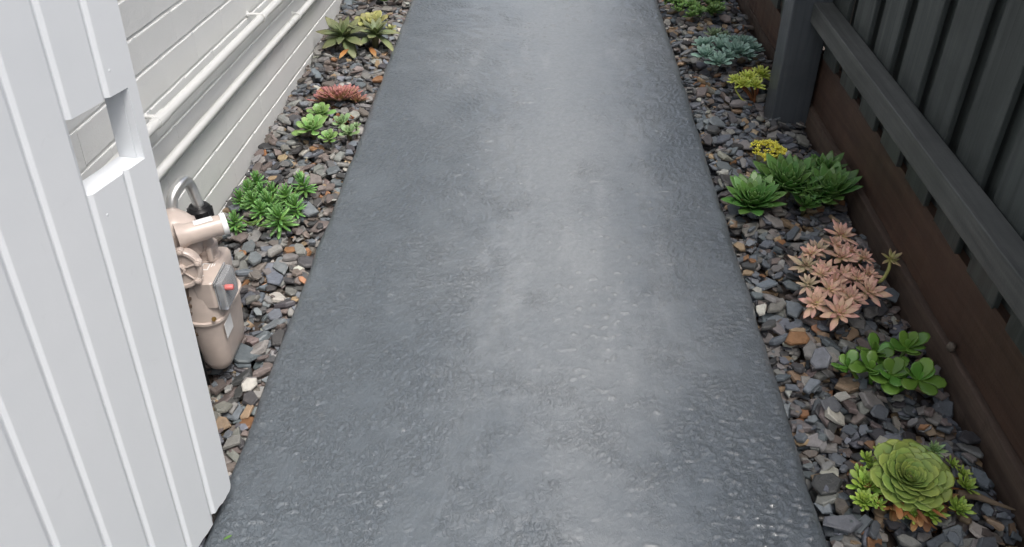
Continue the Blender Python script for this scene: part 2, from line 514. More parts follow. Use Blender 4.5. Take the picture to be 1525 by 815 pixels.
# unseen eave added above the wall to shade it and darken path reflections
bm_obj("added_soffit", box_bm(0.002, 0.50, -4.6, 5.6, 2.44, 2.452), M['post'], wall)
bm_obj("added_fascia", box_bm(0.501, 0.522, -4.6, 5.6, 2.40, 2.60), M['post'], wall)
gut = bmesh.new()
gp_ = [(0.523, 2.60), (0.523, 2.49), (0.535, 2.475), (0.60, 2.475), (0.625, 2.50), (0.63, 2.60), (0.626, 2.60), (0.621, 2.503), (0.598, 2.479), (0.537, 2.479), (0.527, 2.492), (0.527, 2.60)]
ra = [[gut.verts.new((x, y, z)) for x, z in gp_] for y in (-4.6, 5.6)]
for k in range(len(gp_)):
    k2 = (k + 1) % len(gp_)
    gut.faces.new((ra[0][k], ra[0][k2], ra[1][k2], ra[1][k]))
bm_obj("added_gutter", gut, M['post'], wall)
rf = bmesh.new()
ra = [[rf.verts.new((x, y, z)) for x, z in ((0.54, 2.61), (0.54, 2.63), (-1.6, 3.30), (-1.6, 3.28))] for y in (-4.7, 5.7)]
for k in range(4): rf.faces.new((ra[0][k], ra[0][(k + 1) % 4], ra[1][(k + 1) % 4], ra[1][k]))
rf.faces.new(ra[0]); rf.faces.new(ra[1][::-1])
bm_obj("added_roof", rf, M['post'], wall)

# pipes along the wall (same fall)
def wall_pt(x, y, z3):            # z3 = height where y = 3
    return Vector((x, y, z3 - math.tan(SLOPE) * (y - 3.0)))
def pipe(name, x, z3, r, y0, y1, label, clips, coupler=None):
    p = empty(name, wall_pt(x, y0, z3))
    tag(p, label, "pipe", "white pipes on the brick wall")
    base = Vector(p.location)
    n = 24
    pts = [wall_pt(x + 0.002 * math.sin(i * 0.9), y0 + (y1 - y0) * i / n, z3 + 0.0015 * math.sin(i * 0.7)) - base for i in range(n + 1)]
    bm_obj("tube", tube_bm(pts, r, 18), M['pipe'], p, smooth=True, angle=50)
    for cy in clips:
        q = wall_pt(x, cy, z3) - base
        bm = bmesh.new()
        ax = (wall_pt(x, cy + 1, z3) - wall_pt(x, cy, z3)).normalized()
        lathe_bm(q - ax * 0.008, ax, [(0, r + 0.0005), (0.0005, r + 0.003), (0.0155, r + 0.003), (0.016, r + 0.0005)], 18, bm)
        wx = -0.981 - x
        lathe_bm(q + Vector((wx, 0, 0.012)), (1, 0, 0), [(0, 0.0), (0, 0.011), (0.004, 0.010), (0.005, 0.0055), (-wx - 0.004, 0.0055), (-wx - 0.004, 0)], 12, bm)
        bm_obj("clip", bm, M['pipe'], p, smooth=True, angle=40)
    if coupler:
        for cy in coupler:
            q0, q1 = wall_pt(x, cy - 0.03, z3) - base, wall_pt(x, cy + 0.03, z3) - base
            bm_obj("coupling", lathe_bm(q0, q1 - q0, [(0, r), (0.001, r + 0.0028), (0.059, r + 0.0028), (0.06, r)], 18), M['pipe'], p, smooth=True, angle=40)
    return p
pipe("water_pipe", -0.935, 0.3735, 0.0135, 1.52, 8.4, "white painted pipe held off the wall on clips, upper of the two", (1.915, 2.83, 3.9, 5.2), (1.93,))
pipe("water_pipe", -0.9625, 0.2325, 0.0130, 1.40, 8.4, "white painted pipe lying close against the wall, lower of the two", (1.6, 3.35, 4.6, 5.9))

# ------------------------------------------------------------------ gravel beds
PAL = dict(slate=(0.125, 0.140, 0.155), grey=(0.19, 0.186, 0.176), dark=(0.062, 0.061, 0.063), brown=(0.145, 0.122, 0.110),
           tan=(0.26, 0.19, 0.12), rust=(0.25, 0.13, 0.065), pale=(0.36, 0.35, 0.31))
def chip_shape(seed):
    r2 = random.Random(seed)
    n = r2.choice((4, 5, 5, 6, 6))
    asp = r2.uniform(0.5, 0.88); th = r2.uniform(0.09, 0.28)
    angs = sorted((k + r2.uniform(-0.33, 0.33)) * 2 * math.pi / n for k in range(n))
    ring = [(0.5 * math.cos(a) * r2.uniform(0.8, 1.05), 0.5 * asp * math.sin(a) * r2.uniform(0.8, 1.05)) for a in angs]
    sx, sy = r2.uniform(-0.06, 0.06), r2.uniform(-0.06, 0.06)
    tz = (r2.uniform(-0.14, 0.14), r2.uniform(-0.14, 0.14))
    vs = []
    for s, z in ((0.72, -th / 2), (1.0, -th * 0.12), (0.97, th * 0.30), (0.82, th / 2)):
        for (x, y) in ring:
            zz = z + (tz[0] * x + tz[1] * y if z > 0 else 0) + r2.uniform(-0.02, 0.02) * (abs(z) < th * 0.4)
            vs.append((x * s + sx * z * 3, y * s + sy * z * 3, zz))
    fs = []
    for L in range(3):
        for k in range(n):
            a, b = L * n + k, L * n + (k + 1) % n
            fs.append((a, b, b + n, a + n))
    fs.append(tuple(range(n))[::-1]); fs.append(tuple(range(3 * n, 4 * n)))
    return np.array(vs), fs, asp, th
SHAPES = [chip_shape(100 + i) for i in range(36)]
CHIP_ME = [mesh("slate_chip", v, f, M['chip']) for v, f, _, _ in SHAPES]

def gravel(name, label, x0, x1, y0, y1, weights, n, seed, keepouts, extra):
    r2 = random.Random(seed)
    # soil sheet with a little unevenness
    nx, ny = 8, int((y1 - y0) / 0.06)
    vs = [(x0 + (x1 - x0) * i / nx, y0 + (y1 - y0) * j / ny, -0.066 + 0.006 * math.sin(i * 2.1 + j * 0.7) * math.cos(j * 0.43)) for j in range(ny + 1) for i in range(nx + 1)]
    fs = [(j * (nx + 1) + i, j * (nx + 1) + i + 1, (j + 1) * (nx + 1) + i + 1, (j + 1) * (nx + 1) + i) for j in range(ny) for i in range(nx)]
    bed = obj(name, mesh(name, vs, fs, M['soil']))
    tag(bed, label, None, kind="structure")
    cs = 0.005
    W, H = int((x1 - x0) / cs), int((y1 - y0) / cs)
    hg = np.full((H, W), -0.066); ig = np.full((H, W), -1, int)
    keys = list(weights); ws = [weights[k] for k in keys]
    chips = []
    todo = []
    for i in range(n):
        L = min(0.075, max(0.016, math.exp(r2.gauss(math.log(0.042), 0.34))))
        todo.append((r2.uniform(x0, x1), y0 + (y1 - y0) * r2.random(), L, r2.choices(keys, ws)[0], None))
    todo += extra
    for i in range(n // 2):          # fines that settle into the gaps
        todo.append((r2.uniform(x0, x1), y0 + (y1 - y0) * r2.random(), r2.uniform(0.010, 0.018), r2.choices(keys, ws)[0], None))
    for (cx, cy, L, key, shp) in todo:
        s = r2.randrange(len(SHAPES)) if shp is None else shp
        _, _, asp, th = SHAPES[s]
        ang = r2.uniform(0, 6.283)
        ca, sa = math.cos(ang), math.sin(ang)
        rx = 0.5 * L * max(abs(ca), abs(sa) * asp + 0.15)
        cx = min(max(cx, x0 + rx * 0.75), x1 - rx * 0.75)
        if any(a < cx < b and c < cy < d for a, b, c, d in keepouts): continue
        R = int(L * 0.5 / cs) + 1
        ci, cj = int((cx - x0) / cs), int((cy - y0) / cs)
        i0, i1, j0, j1 = max(0, ci - R), min(W, ci + R + 1), max(0, cj - R), min(H, cj + R + 1)
        if i1 - i0 < 2 or j1 - j0 < 2: continue
        gx = (np.arange(i0, i1) + 0.5) * cs + x0 - cx
        gy = (np.arange(j0, j1) + 0.5) * cs + y0 - cy
        X, Y = np.meshgrid(gx, gy)
        u, v = X * ca + Y * sa, -X * sa + Y * ca
        m = (u / (0.46 * L)) ** 2 + (v / (0.46 * L * asp)) ** 2 < 1
        if m.sum() < 2: continue
        hh = hg[j0:j1, i0:i1]; hm = hh[m]; Xm, Ym = X[m], Y[m]
        if len(hm) > 5:
            A = np.stack([Xm, Ym, np.ones_like(Xm)], 1)
            sol = np.linalg.lstsq(A, hm, rcond=None)[0]
            a, b = np.clip(sol[:2] * 0.6, -0.4, 0.4); c = np.percentile(hm - a * Xm - b * Ym, 62)
        else:
            a = b = 0.0; c = hm.max()
        a += r2.gauss(0, 0.07); b += r2.gauss(0, 0.07)
        if shp is None and (c > -0.014 or (L < 0.0175 and c > -0.034)): continue
        nrm = Vector((-a, -b, 1)).normalized()
        T = th * L
        cid = len(chips)
        top = c + a * X + b * Y + T * 0.92
        upd = m & (top > hh)
        hh[upd] = top[upd]; ig[j0:j1, i0:i1][upd] = cid
        q = nrm.to_track_quat('Z', 'Y').to_matrix().to_4x4()
        Mx = Matrix.Translation((cx, cy, c + T * 0.5)) @ q @ Matrix.Rotation(ang, 4, 'Z') @ Matrix.Scale(L, 4)
        k = r2.uniform(0.8, 1.5); base = PAL[key]
        tint = tuple(min(1, max(0.01, base[j] * k * r2.uniform(0.96, 1.04))) for j in range(3))
        chips.append((s, Mx, tint, cy, cx))
    cnt = np.bincount(ig[ig >= 0].ravel(), minlength=len(chips)).astype(float)
    score = []
    for i, (s, Mx, tint, cy, cx) in enumerate(chips):
        d2 = cx * cx + cy * cy + 1.96
        score.append(cnt[i] / d2 if 1.0 < cy < 4.35 else 0.0)
    order = sorted(range(len(chips)), key=lambda i: -score[i])
    big = set(order[:298])
    V, F, C = [], [], []
    base = 0
    for i, (s, Mx, tint, cy, cx) in enumerate(chips):
        if i in big:
            o = bpy.data.objects.new("slate_chip", CHIP_ME[s])
            o.matrix_world = Mx; o.color = (*tint, 1)
            link(o, bed)
            continue
        v, f, _, _ = SHAPES[s]
        A = np.array(Mx)
        V.append(v @ A[:3, :3].T + A[:3, 3])
        F += [tuple(base + k for k in q) for q in f]
        C += [(*tint, 1.0)] * len(v)
        base += len(v)
    V = np.concatenate(V)
    me = bpy.data.meshes.new("slate_gravel")
    me.from_pydata(V.tolist(), [], F)
    at = me.attributes.new("tint", 'FLOAT_COLOR', 'POINT')
    at.data.foreach_set("color", np.array(C, dtype=np.float32).ravel())
    me.materials.append(M['chips']); me.update()
    o = obj("slate_gravel", me, bed)
    o["kind"] = "stuff"
    return bed

gravel("gravel_bed", "narrow bed of dark slate chips between the path and the white brick wall", -0.972, -0.628, 0.3, 6.4,
       dict(slate=.24, grey=.25, dark=.20, brown=.26, tan=.03, rust=.01, pale=.02), 8200, 5, [],
       [(-0.855, 2.05, 0.036, 'rust', 3), (-0.80, 3.28, 0.05, 'slate', 4), (-0.905, 3.26, 0.05, 'slate', 6), (-0.86, 3.44, 0.045, 'rust', 7),
        (-0.70, 1.36, 0.055, 'tan', 8), (-0.655, 1.40, 0.05, 'tan', 9), (-0.665, 1.47, 0.05, 'pale', 10), (-0.87, 2.60, 0.05, 'tan', 12),
        (-0.70, 2.02, 0.05, 'rust', 14), (-0.67, 1.70, 0.085, 'slate', 15), (-0.71, 1.58, 0.09, 'slate', 16), (-0.63, 1.9, 0.04, 'rust', 17)])
gravel("gravel_bed", "bed of blue-grey slate chips between the path and the charcoal fence", 0.584, 0.982, 0.3, 6.4,
       dict(slate=.36, grey=.24, dark=.13, brown=.14, tan=.075, rust=.02, pale=.04), 8600, 8, [],
       [(0.765, 1.325, 0.048, 'pale', 3), (0.62, 2.55, 0.062, 'pale', 5), (0.66, 1.52, 0.06, 'slate', 9), (0.68, 1.44, 0.055, 'slate', 11),
        (0.70, 1.60, 0.07, 'slate', 12), (0.72, 1.48, 0.052, 'pale', 14), (0.79, 1.43, 0.06, 'slate', 16), (0.83, 1.42, 0.045, 'pale', 18),
        (0.90, 1.24, 0.075, 'slate', 2), (0.945, 1.25, 0.06, 'slate', 20), (0.93, 1.14, 0.05, 'tan', 21), (0.63, 1.16, 0.055, 'brown', 22),
        (0.88, 1.40, 0.03, 'rust', 23), (0.615, 2.02, 0.03, 'rust', 1), (0.605, 2.05, 0.03, 'rust', 13), (0.61, 1.90, 0.045, 'pale', 25),
        (0.635, 1.97, 0.025, 'rust', 27), (0.60, 1.81, 0.04, 'pale', 29), (0.86, 2.62, 0.03, 'rust', 30), (0.72, 2.13, 0.045, 'rust', 31),
        (0.70, 3.95, 0.04, 'rust', 32), (0.68, 3.80, 0.045, 'tan', 33), (0.73, 3.62, 0.045, 'tan', 34), (0.69, 1.83, 0.075, 'slate', 35)])

# ------------------------------------------------------------------ fence and sleepers
fence = empty("timber_fence", (0.99, 2.93, 0.0))
tag(fence, "charcoal painted paling fence with a low rail along the right side", "fence")
FB = Vector((0.99, 2.93, 0.0))
def fpart(name, bm, mat, **kw):
    bmesh.ops.translate(bm, verts=bm.verts[:], vec=-FB)
    return bm_obj(name, bm, mat, fence, **kw)
for py in (0.42, 2.93, 5.44, 7.9):
    bm = box_bm(0.858, 0.989, py, py + 0.12, -0.2, 1.75, 0.004, 2)
    fpart("post", bm, M['post'])
ends = [(-1.4, 0.419), (0.541, 2.929), (3.051, 5.439), (5.561, 7.899)]
for (a, b) in ends:
    for z in (0.358, 1.38):
        bm = box_bm(0.924, 0.988, a, b, z, z + 0.068, 0.003, 2)
        fpart("rail", bm, M['rail'])
def paling_me(seed, z0, w):
    r2 = random.Random(seed)
    bm = box_bm(0, 0.016, -w / 2, w / 2, z0, 1.8, 0.002, 1)
    for v in bm.verts:
        if v.co.z < z0 + 0.01: v.co.z += r2.uniform(-0.006, 0.006)
    me = bpy.data.meshes.new("paling"); bmesh.ops.recalc_face_normals(bm, faces=bm.faces[:])
    bm.to_mesh(me); bm.free(); me.materials.append(M['paling'])
    return me
PN = [paling_me(i, 0.238, 0.142) for i in range(5)]
PF = [paling_me(i, 0.165, 0.142) for i in range(5)]
BN = [paling_me(i + 20, 0.236, 0.168) for i in range(3)]
BF = [paling_me(i + 20, 0.163, 0.168) for i in range(3)]
PITCH = 0.2105
k0 = -18
for k in range(k0, 30):
    y = 2.00 + k * PITCH
    near = y < 3.0
    for back in (0, 1):
        yy = y + back * PITCH / 2 + rng.uniform(-0.004, 0.004)
        me = ((BN if near else BF)[rng.randrange(3)]) if back else (PN if near else PF)[rng.randrange(5)]
        obj("paling", me, fence, (0.9905 + (0.030 if back else 0) + rng.uniform(-0.0008, 0.0012) - FB.x, yy - FB.y, 0), (0, 0, rng.uniform(-0.004, 0.004)))

sl = empty("sleeper_edging", (1.0, 2.0, -0.15))
tag(sl, "dark brown timber sleepers retaining the ground below the charcoal fence", "sleepers")
SB = Vector((1.0, 2.0, -0.15))
def sleeper(x, y0, y1, z0, z1, mat, seed, rag=0.0):
    r2 = random.Random(seed)
    n = int((y1 - y0) / 0.03)
    pr = [(0.05, 0), (0.003, 0), (0, 0.003), (0, 0.5), (0, 0.997), (0.004, 1.0), (0.05, 1.0)]
    vs, fs = [], []
    for i in range(n + 1):
        y = y0 + (y1 - y0) * i / n
        j = r2.uniform(-1, 1) * 0.0012 + math.sin(y * 5 + seed) * 0.0015
        e = r2.uniform(0, 1) ** 3 * rag
        for dx, f in pr:
            vs.append((x + dx + (j if dx < 0.02 else 0) + (e if f >= 0.99 and dx < 0.02 else 0), y, z0 + (z1 - z0) * f - (e if (f > 0.99 and dx < 0.02) else 0)))
    m_ = len(pr)
    for i in range(n):
        for k in range(m_):
            a, b = i * m_ + k, i * m_ + (k + 1) % m_
            fs.append((a, b, b + m_, a + m_))
    fs.append(tuple(range(m_))); fs.append(tuple(n * m_ + k for k in range(m_))[::-1])
    vs = [Vector(v) - SB for v in vs]
    me = mesh("sleeper", vs, fs, mat)
    bm = bmesh.new(); bm.from_mesh(me); bmesh.ops.recalc_face_normals(bm, faces=bm.faces[:]); bm.to_mesh(me); bm.free()
    return obj("sleeper", me, sl)
sleeper(0.9835, 0.2, 2.995, -0.15, 0.046, M['sleeper2'], 1, 0.004)
sleeper(1.0015, 0.2, 2.99, 0.048, 0.236, M['sleeper'], 2, 0.002)
sleeper(0.995, 3.0, 5.5, -0.15, 0.012, M['sleeper2'], 3, 0.003)
sleeper(0.9965, 3.0, 5.5, 0.015, 0.163, M['sleeper'], 4, 0.002)
sleeper(0.995, 5.51, 8.5, -0.15, 0.163, M['sleeper'], 5, 0.002)

# ------------------------------------------------------------------ open gate of v-jointed boards
GS = RAD(4.2)
up = Vector((0, math.sin(GS), math.cos(GS))); hy = Vector((0, math.cos(GS), -math.sin(GS)))
ga = RAD(11)
gd = hy * math.cos(ga) + Vector((1, 0, 0)) * math.sin(ga)
gn = gd.cross(up)
gate = empty("gate", (-0.600, 1.118, 0.030))
Rm = Matrix((gd, -gn, up)).transposed()         # local x along the gate, y inward, z up
gate.rotation_euler = Rm.to_euler()
tag(gate, "open white gate of vertical v-jointed boards with a hand slot, at the left", "gate")

def grid_board(us, depth_f, vs_, omit=None, shift=None, T=0.013):
    """us: columns; depth_f: outward depth per column; vs_: rows; cells left out by omit(u, v)"""
    bm = bmesh.new()
    fr, bk = {}, {}
    def V(d, i, j, y):
        if (i, j) not in d:
            u, v = us[i], vs_[j]
            if shift:
                du, dv = shift(i, j, u, v); u += du; v += dv
            d[(i, j)] = bm.verts.new((u, -y, v))
        return d[(i, j)]
    nu, nv = len(us) - 1, len(vs_) - 1
    ok = {(i, j): not (omit and omit((us[i] + us[i + 1]) / 2, (vs_[j] + vs_[j + 1]) / 2)) for i in range(nu) for j in range(nv)}
    for (i, j), g in ok.items():
        if not g: continue
        f = [V(fr, a, b, depth_f[a]) for a, b in ((i, j), (i, j + 1), (i + 1, j + 1), (i + 1, j))]
        k = [V(bk, a, b, -T) for a, b in ((i, j), (i, j + 1), (i + 1, j + 1), (i + 1, j))]
        bm.faces.new(f); bm.faces.new(k[::-1])
        for (ni, nj), e in (((i - 1, j), (0, 1)), ((i + 1, j), (2, 3)), ((i, j - 1), (3, 0)), ((i, j + 1), (1, 2))):
            if not ok.get((ni, nj), False):
                bm.faces.new((f[e[0]], k[e[0]], k[e[1]], f[e[1]]))
    return bm
GDp = 0.0056
def prof(u0, u1, left=True, right=True):
    us, ds = [], []
    seq = [(0.0003, -GDp), (0.0012, -GDp * 0.95), (0.0022, -GDp * 0.70), (0.0048, -GDp * 0.14), (0.0065, 0.0)]
    seq2 = [(0.0003, -GDp), (0.0028, -GDp * 0.86), (0.0085, -GDp * 0.14), (0.0115, 0)]
    if left:
        for d, z in seq: us.append(u0 + d); ds.append(z)
    else:
        us += [u0, u0 + 0.002]; ds += [-0.0015, 0.0]
    nn = 4
    for k in range(1, nn):
        us.append(u0 + 0.009 + (u1 - u0 - 0.024) * k / nn); ds.append(0.0)
    if right:
        for d, z in reversed(seq2): us.append(u1 - d); ds.append(z)
    else:
        us += [u1 - 0.0025, u1]; ds += [0.0, -0.002]
    return us, ds
S0, S1 = 0.733, 0.846
edges = [0.013, -0.059, -0.1445, -0.229, -0.3135, -0.398, -0.4825, -0.567, -0.6515, -0.736, -0.8205, -0.905]
TOP = 1.72
for i in range(11):
    u1, u0 = edges[i], edges[i + 1]
    us, ds = prof(u0, u1, i < 10, i > 0)
    vb = 0.004 + rng.uniform(-0.003, 0.003)
    if i == 1: vb = -0.014
    rows = [vb, vb + 0.006, vb + 0.014, vb + 0.03, vb + 0.05, 0.2, 0.45, S0, S0 + 0.05, S1, 1.1, 1.4, TOP]
    r2 = random.Random(50 + i)
    jit = [r2.uniform(-0.002, 0.002) for _ in range(len(us) + 2)]
    nlast = len(us) + (1 if i == 0 else 0)
    def sh(a, b, u, v, jit=jit, i=i, nlast=nlast):
        du = dv = 0.0
        if b == 0: dv = jit[a]
        if i == 0 and a == nlast - 1 and b < 5: du = (-0.010, -0.0035, -0.004, 0.0, -0.003)[b]
        if i == 0 and a == nlast - 2 and b < 2: du = (-0.008, -0.003)[b]; dv += (0.004, 0)[b]
        if i == 1 and a >= nlast - 2 and b == 0: dv += 0.008
        return du, dv
    if i == 1:
        for part in (0, 1):
            rr = [v for v in rows if (v <= S0 if part == 0 else v >= S1)]
            bm_obj("board", grid_board(us, ds, rr, None, sh if part == 0 else None), M['gate'], gate)
    elif i == 0:
        us2 = sorted(us + [-0.0115]); ds2 = [dict(zip(us, ds)).get(u, 0.0) for u in us2]
        bm_obj("board", grid_board(us2, ds2, rows, lambda u, v: u < -0.0115 and S0 < v < S1, sh), M['gate'], gate)
    else:
        bm_obj("board", grid_board(us, ds, rows, None, sh), M['gate'], gate)
def gbox(name, x0, x1, z0, z1, y0=0.0135, y1=0.046, bev=0.0015):
    return bm_obj(name, box_bm(x0, x1, y0, y1, z0, z1, bev, 1), M['gate'], gate)
gbox("frame_stile", -0.0110, 0.0125, 0.0, TOP)
gbox("frame_stile", -0.90, -0.83, 0.0, TOP)
gbox("frame_rail", -0.829, -0.0115, 0.650, S0 - 0.0008)
gbox("frame_rail", -0.829, -0.0115, 0.06, 0.13)
gbox("frame_rail", -0.829, -0.0115, 1.55, 1.63)
# painted-over nail heads
nh = lathe_bm((0, 0, 0), (0, -1, 0), [(0, 0.0026), (0.0003, 0.0022), (0.0005, 0.0012), (0.0005, 0)], 8)
nme = bpy.data.meshes.new("nail_head"); bmesh.ops.recalc_face_normals(nh, faces=nh.faces[:])
for f in nh.faces: f.smooth = True
nh.to_mesh(nme); nh.free(); nme.materials.append(M['gate'])
for b in range(11):
    uc = (edges[b] + edges[b + 1]) / 2
    for v in (0.095, 0.69, 0.875, 1.58):
        for s in (-1, 1):
            if rng.random() < 0.16 and not (b == 0 and s > 0 and v > 1):
                obj("nail_head", nme, gate, (uc + s * 0.022 + rng.uniform(-0.004, 0.004), 0.0, v + rng.uniform(-0.012, 0.012)))

# ------------------------------------------------------------------ gas meter with regulator
M['meter'] = mat_plain("beige_meter_paint", (0.58, 0.49, 0.435), 0.30, 0, 0.12, 90)
M['steel'] = mat_plain("brushed_steel_pipe", (0.80, 0.80, 0.78), 0.33, 0.85, 0.05)
M['black'] = mat_plain("black_plastic", (0.012, 0.012, 0.013), 0.35)
M['white'] = mat_plain("white_sticker", (0.85, 0.85, 0.84), 0.5)
M['red'] = mat_plain("faded_red_plastic", (0.60, 0.16, 0.15), 0.4)
M['brownpipe'] = mat_plain("bronze_brown_pipe", (0.16, 0.115, 0.085), 0.45, 0.2)
M['brass'] = mat_plain("brass_screw", (0.45, 0.29, 0.10), 0.35, 0.8)
_g = NT("clear_index_cover")
M['clear'] = _g.fin((0.86, 0.88, 0.9), 0.12, None, Transmission_Weight=0.72, IOR=1.42)
M['dial'] = mat_plain("grey_index_plate", (0.55, 0.56, 0.57), 0.5)

MB = Vector((-0.715, 1.60, 0.02))
meter = empty("gas_meter", MB + Vector((-0.022, -0.030, -0.016)))
tag(meter, "beige gas meter with clear dial cover in the gravel behind the white gate", "gas meter")
def mp(*p): return Vector(p) - MB
def mpart(name, bm, mat, parent=None, **kw):
    bmesh.ops.translate(bm, verts=bm.verts[:], vec=-MB)
    kw.setdefault('smooth', True); kw.setdefault('angle', 35)
    return bm_obj(name, bm, mat, parent or meter, **kw)
def rrect_loft(sections, n=8, closed=True):
    """sections: (cx, cy, z, half_x, half_y, corner radius)"""
    bm = bmesh.new(); prev = None
    for (cx, cy, z, hx, hy_, r) in sections:
        ring = []
        for sx, sy, a0 in ((1, 1, 0), (-1, 1, 90), (-1, -1, 180), (1, -1, 270)):
            for k in range(n + 1):
                a = RAD(a0 + 90 * k / n)
                ring.append(bm.verts.new((cx + sx * (hx - r) + r * math.cos(a), cy + sy * (hy_ - r) + r * math.sin(a), z)))
        m = len(ring)
        if prev:
            for k in range(m): bm.faces.new((prev[k], prev[(k + 1) % m], ring[(k + 1) % m], ring[k]))
        else: bm.faces.new(ring[::-1])
        prev = ring
    bm.faces.new(prev)
    return bm
CX, CY = -0.724, 1.600
def mcase(name, secs):
    mpart(name, rrect_loft([(CX + dx, CY, z, hx * 0.82, hy_ * 0.86, r * 0.82) for dx, z, hx, hy_, r in secs]), M['meter'])
# lower cup, tapering to a rounded foot
mcase("lower_case", [(0, 0.020, 0.018, 0.060, 0.016), (0, 0.022, 0.026, 0.072, 0.024), (0, 0.030, 0.034, 0.082, 0.032), (0, 0.05, 0.041, 0.090, 0.038),
                     (0, 0.11, 0.048, 0.097, 0.045), (0, 0.176, 0.053, 0.102, 0.05)])
mcase("flange", [(0, 0.1765, 0.056, 0.105, 0.052), (0, 0.178, 0.0605, 0.109, 0.056), (0, 0.184, 0.0605, 0.109, 0.056), (0, 0.1855, 0.056, 0.105, 0.052)])
mcase("upper_case", [(0, 0.186, 0.054, 0.103, 0.05), (0, 0.205, 0.051, 0.100, 0.046), (0, 0.235, 0.047, 0.095, 0.040), (.003, 0.262, 0.046, 0.090, 0.030),
                     (.004, 0.276, 0.044, 0.087, 0.022), (.004, 0.284, 0.040, 0.083, 0.018), (.004, 0.287, 0.035, 0.078, 0.014)])
IX, IY = -0.668, 1.560
# square raised face for the index
mpart("index_pad", rrect_loft([(IX - 0.036, IY, 0.222, 0.024, 0.040, 0.010), (IX - 0.036, IY, 0.286, 0.024, 0.040, 0.010), (IX - 0.036, IY, 0.2895, 0.021, 0.037, 0.008)]), M['meter'])
# clear index cover facing the path, with the plate behind it
mpart("index_plate", box_bm(IX - 0.0115, IX - 0.0100, IY - 0.037, IY + 0.037, 0.214, 0.284, 0.0004, 1), M['dial'], smooth=False)
mpart("index_cover", rrect_loft([(IX, IY, 0.212, 0.006, 0.034, 0.004), (IX + 0.001, IY, 0.217, 0.0095, 0.039, 0.005), (IX + 0.001, IY, 0.276, 0.0095, 0.040, 0.005), (IX - 0.001, IY, 0.286, 0.007, 0.038, 0.004)]), M['clear'])
mpart("cover_rim", rrect_loft([(IX - 0.0095, IY, 0.280, 0.0022, 0.041, 0.0018), (IX - 0.0095, IY, 0.2905, 0.0022, 0.041, 0.0018)], 3), M['clear'])
mpart("seal_plug", lathe_bm((IX - 0.004, IY - 0.030, 0.272), (1, 0.08, 0.02), [(0, 0.0), (0, 0.005), (0.014, 0.005), (0.0145, 0.0068), (0.030, 0.0068), (0.032, 0.0055), (0.032, 0)], 14), M['red'])
mpart("seal_screw", lathe_bm((-0.693, 1.5135, 0.196), (0.25, -1, 0.35), [(0, 0.0055), (0.004, 0.005), (0.006, 0.0035), (0.006, 0)], 12), M['brass'])
mpart("side_sticker", box_bm(-0.6815, -0.6805, 1.53, 1.575, 0.125, 0.166, 0.0003, 1), M['white'])
# raised white characters and casting marks on the pad
def mark(x0, x1, y0, y1, mat='white'):
    mpart("marking", box_bm(x0 - 0.013, x1 - 0.013, y0 - 0.006, y1 - 0.006, 0.2896, 0.2902), M[mat], smooth=False)
mark(-0.711, -0.7085, 1.576, 1.602); mark(-0.696, -0.6935, 1.576, 1.602)
mark(-0.7085, -0.696, 1.599, 1.602); mark(-0.7085, -0.696, 1.576, 1.579)
mark(-0.690, -0.688, 1.588, 1.602); mark(-0.685, -0.683, 1.592, 1.602)
mark(-0.707, -0.704, 1.547, 1.552); mark(-0.699, -0.695, 1.554, 1.556)
mpart("marking", lathe_bm((-0.722, 1.536, 0.2893), (0, 0, 1), [(0, 0.0065), (0.001, 0.006), (0.001, 0)], 14), M['white'])
# inlet boss and elbow
mpart("inlet_boss", lathe_bm((-0.728, 1.628, 0.284), (0, 0, 1), [(0, 0.034), (0.004, 0.034), (0.010, 0.031), (0.011, 0.026), (0.026, 0.025), (0.027, 0.031), (0.036, 0.031), (0.038, 0.024), (0.060, 0.021), (0.060, 0)], 24), M['meter'])
for s in (-1, 1):
    mpart("boss_lug", box_bm(-0.728 + s * 0.024 - 0.006, -0.728 + s * 0.024 + 0.006, 1.592, 1.604, 0.296, 0.330, 0.003, 2), M['meter'])
REG = Vector((0.022, 0.0, 0.012))
def rpart(name, bm, mat, **kw):
    bmesh.ops.translate(bm, verts=bm.verts[:], vec=REG)
    return mpart(name, bm, mat, **kw)
# spigot with label and white end ring
sp0, sp1 = Vector((-0.772, 1.560, 0.372)), Vector((-0.680, 1.612, 0.376))
ax = (sp1 - sp0)
Lx = ax.length
sp = rpart("spigot", lathe_bm(sp0, ax, [(0, 0.030), (0.012, 0.027), (0.022, 0.0235), (Lx * 0.9, 0.0225), (Lx * 0.9, 0.0)], 24), M['meter'])
rpart("end_ring", lathe_bm(sp0 + ax.normalized() * (Lx * 0.9), ax, [(0, 0.0235), (0.001, 0.0245), (0.011, 0.0245), (0.012, 0.0235), (0.012, 0.0195), (0.004, 0.019), (0.004, 0)], 24), M['white'])
bm = bmesh.new()
u_, w_, a_ = frame(ax)
lab = []
for d in (0.040, 0.080):
    row = []
    for k in range(9):
        th_ = RAD(20 + 95 * k / 8)
        row.append(bm.verts.new(sp0 + a_ * d + (u_ * math.cos(th_) + w_ * math.sin(th_)) * 0.0243))
    lab.append(row)
for k in range(8): bm.faces.new((lab[0][k], lab[0][k + 1], lab[1][k + 1], lab[1][k]))
rpart("label_sticker", bm, M['white'])
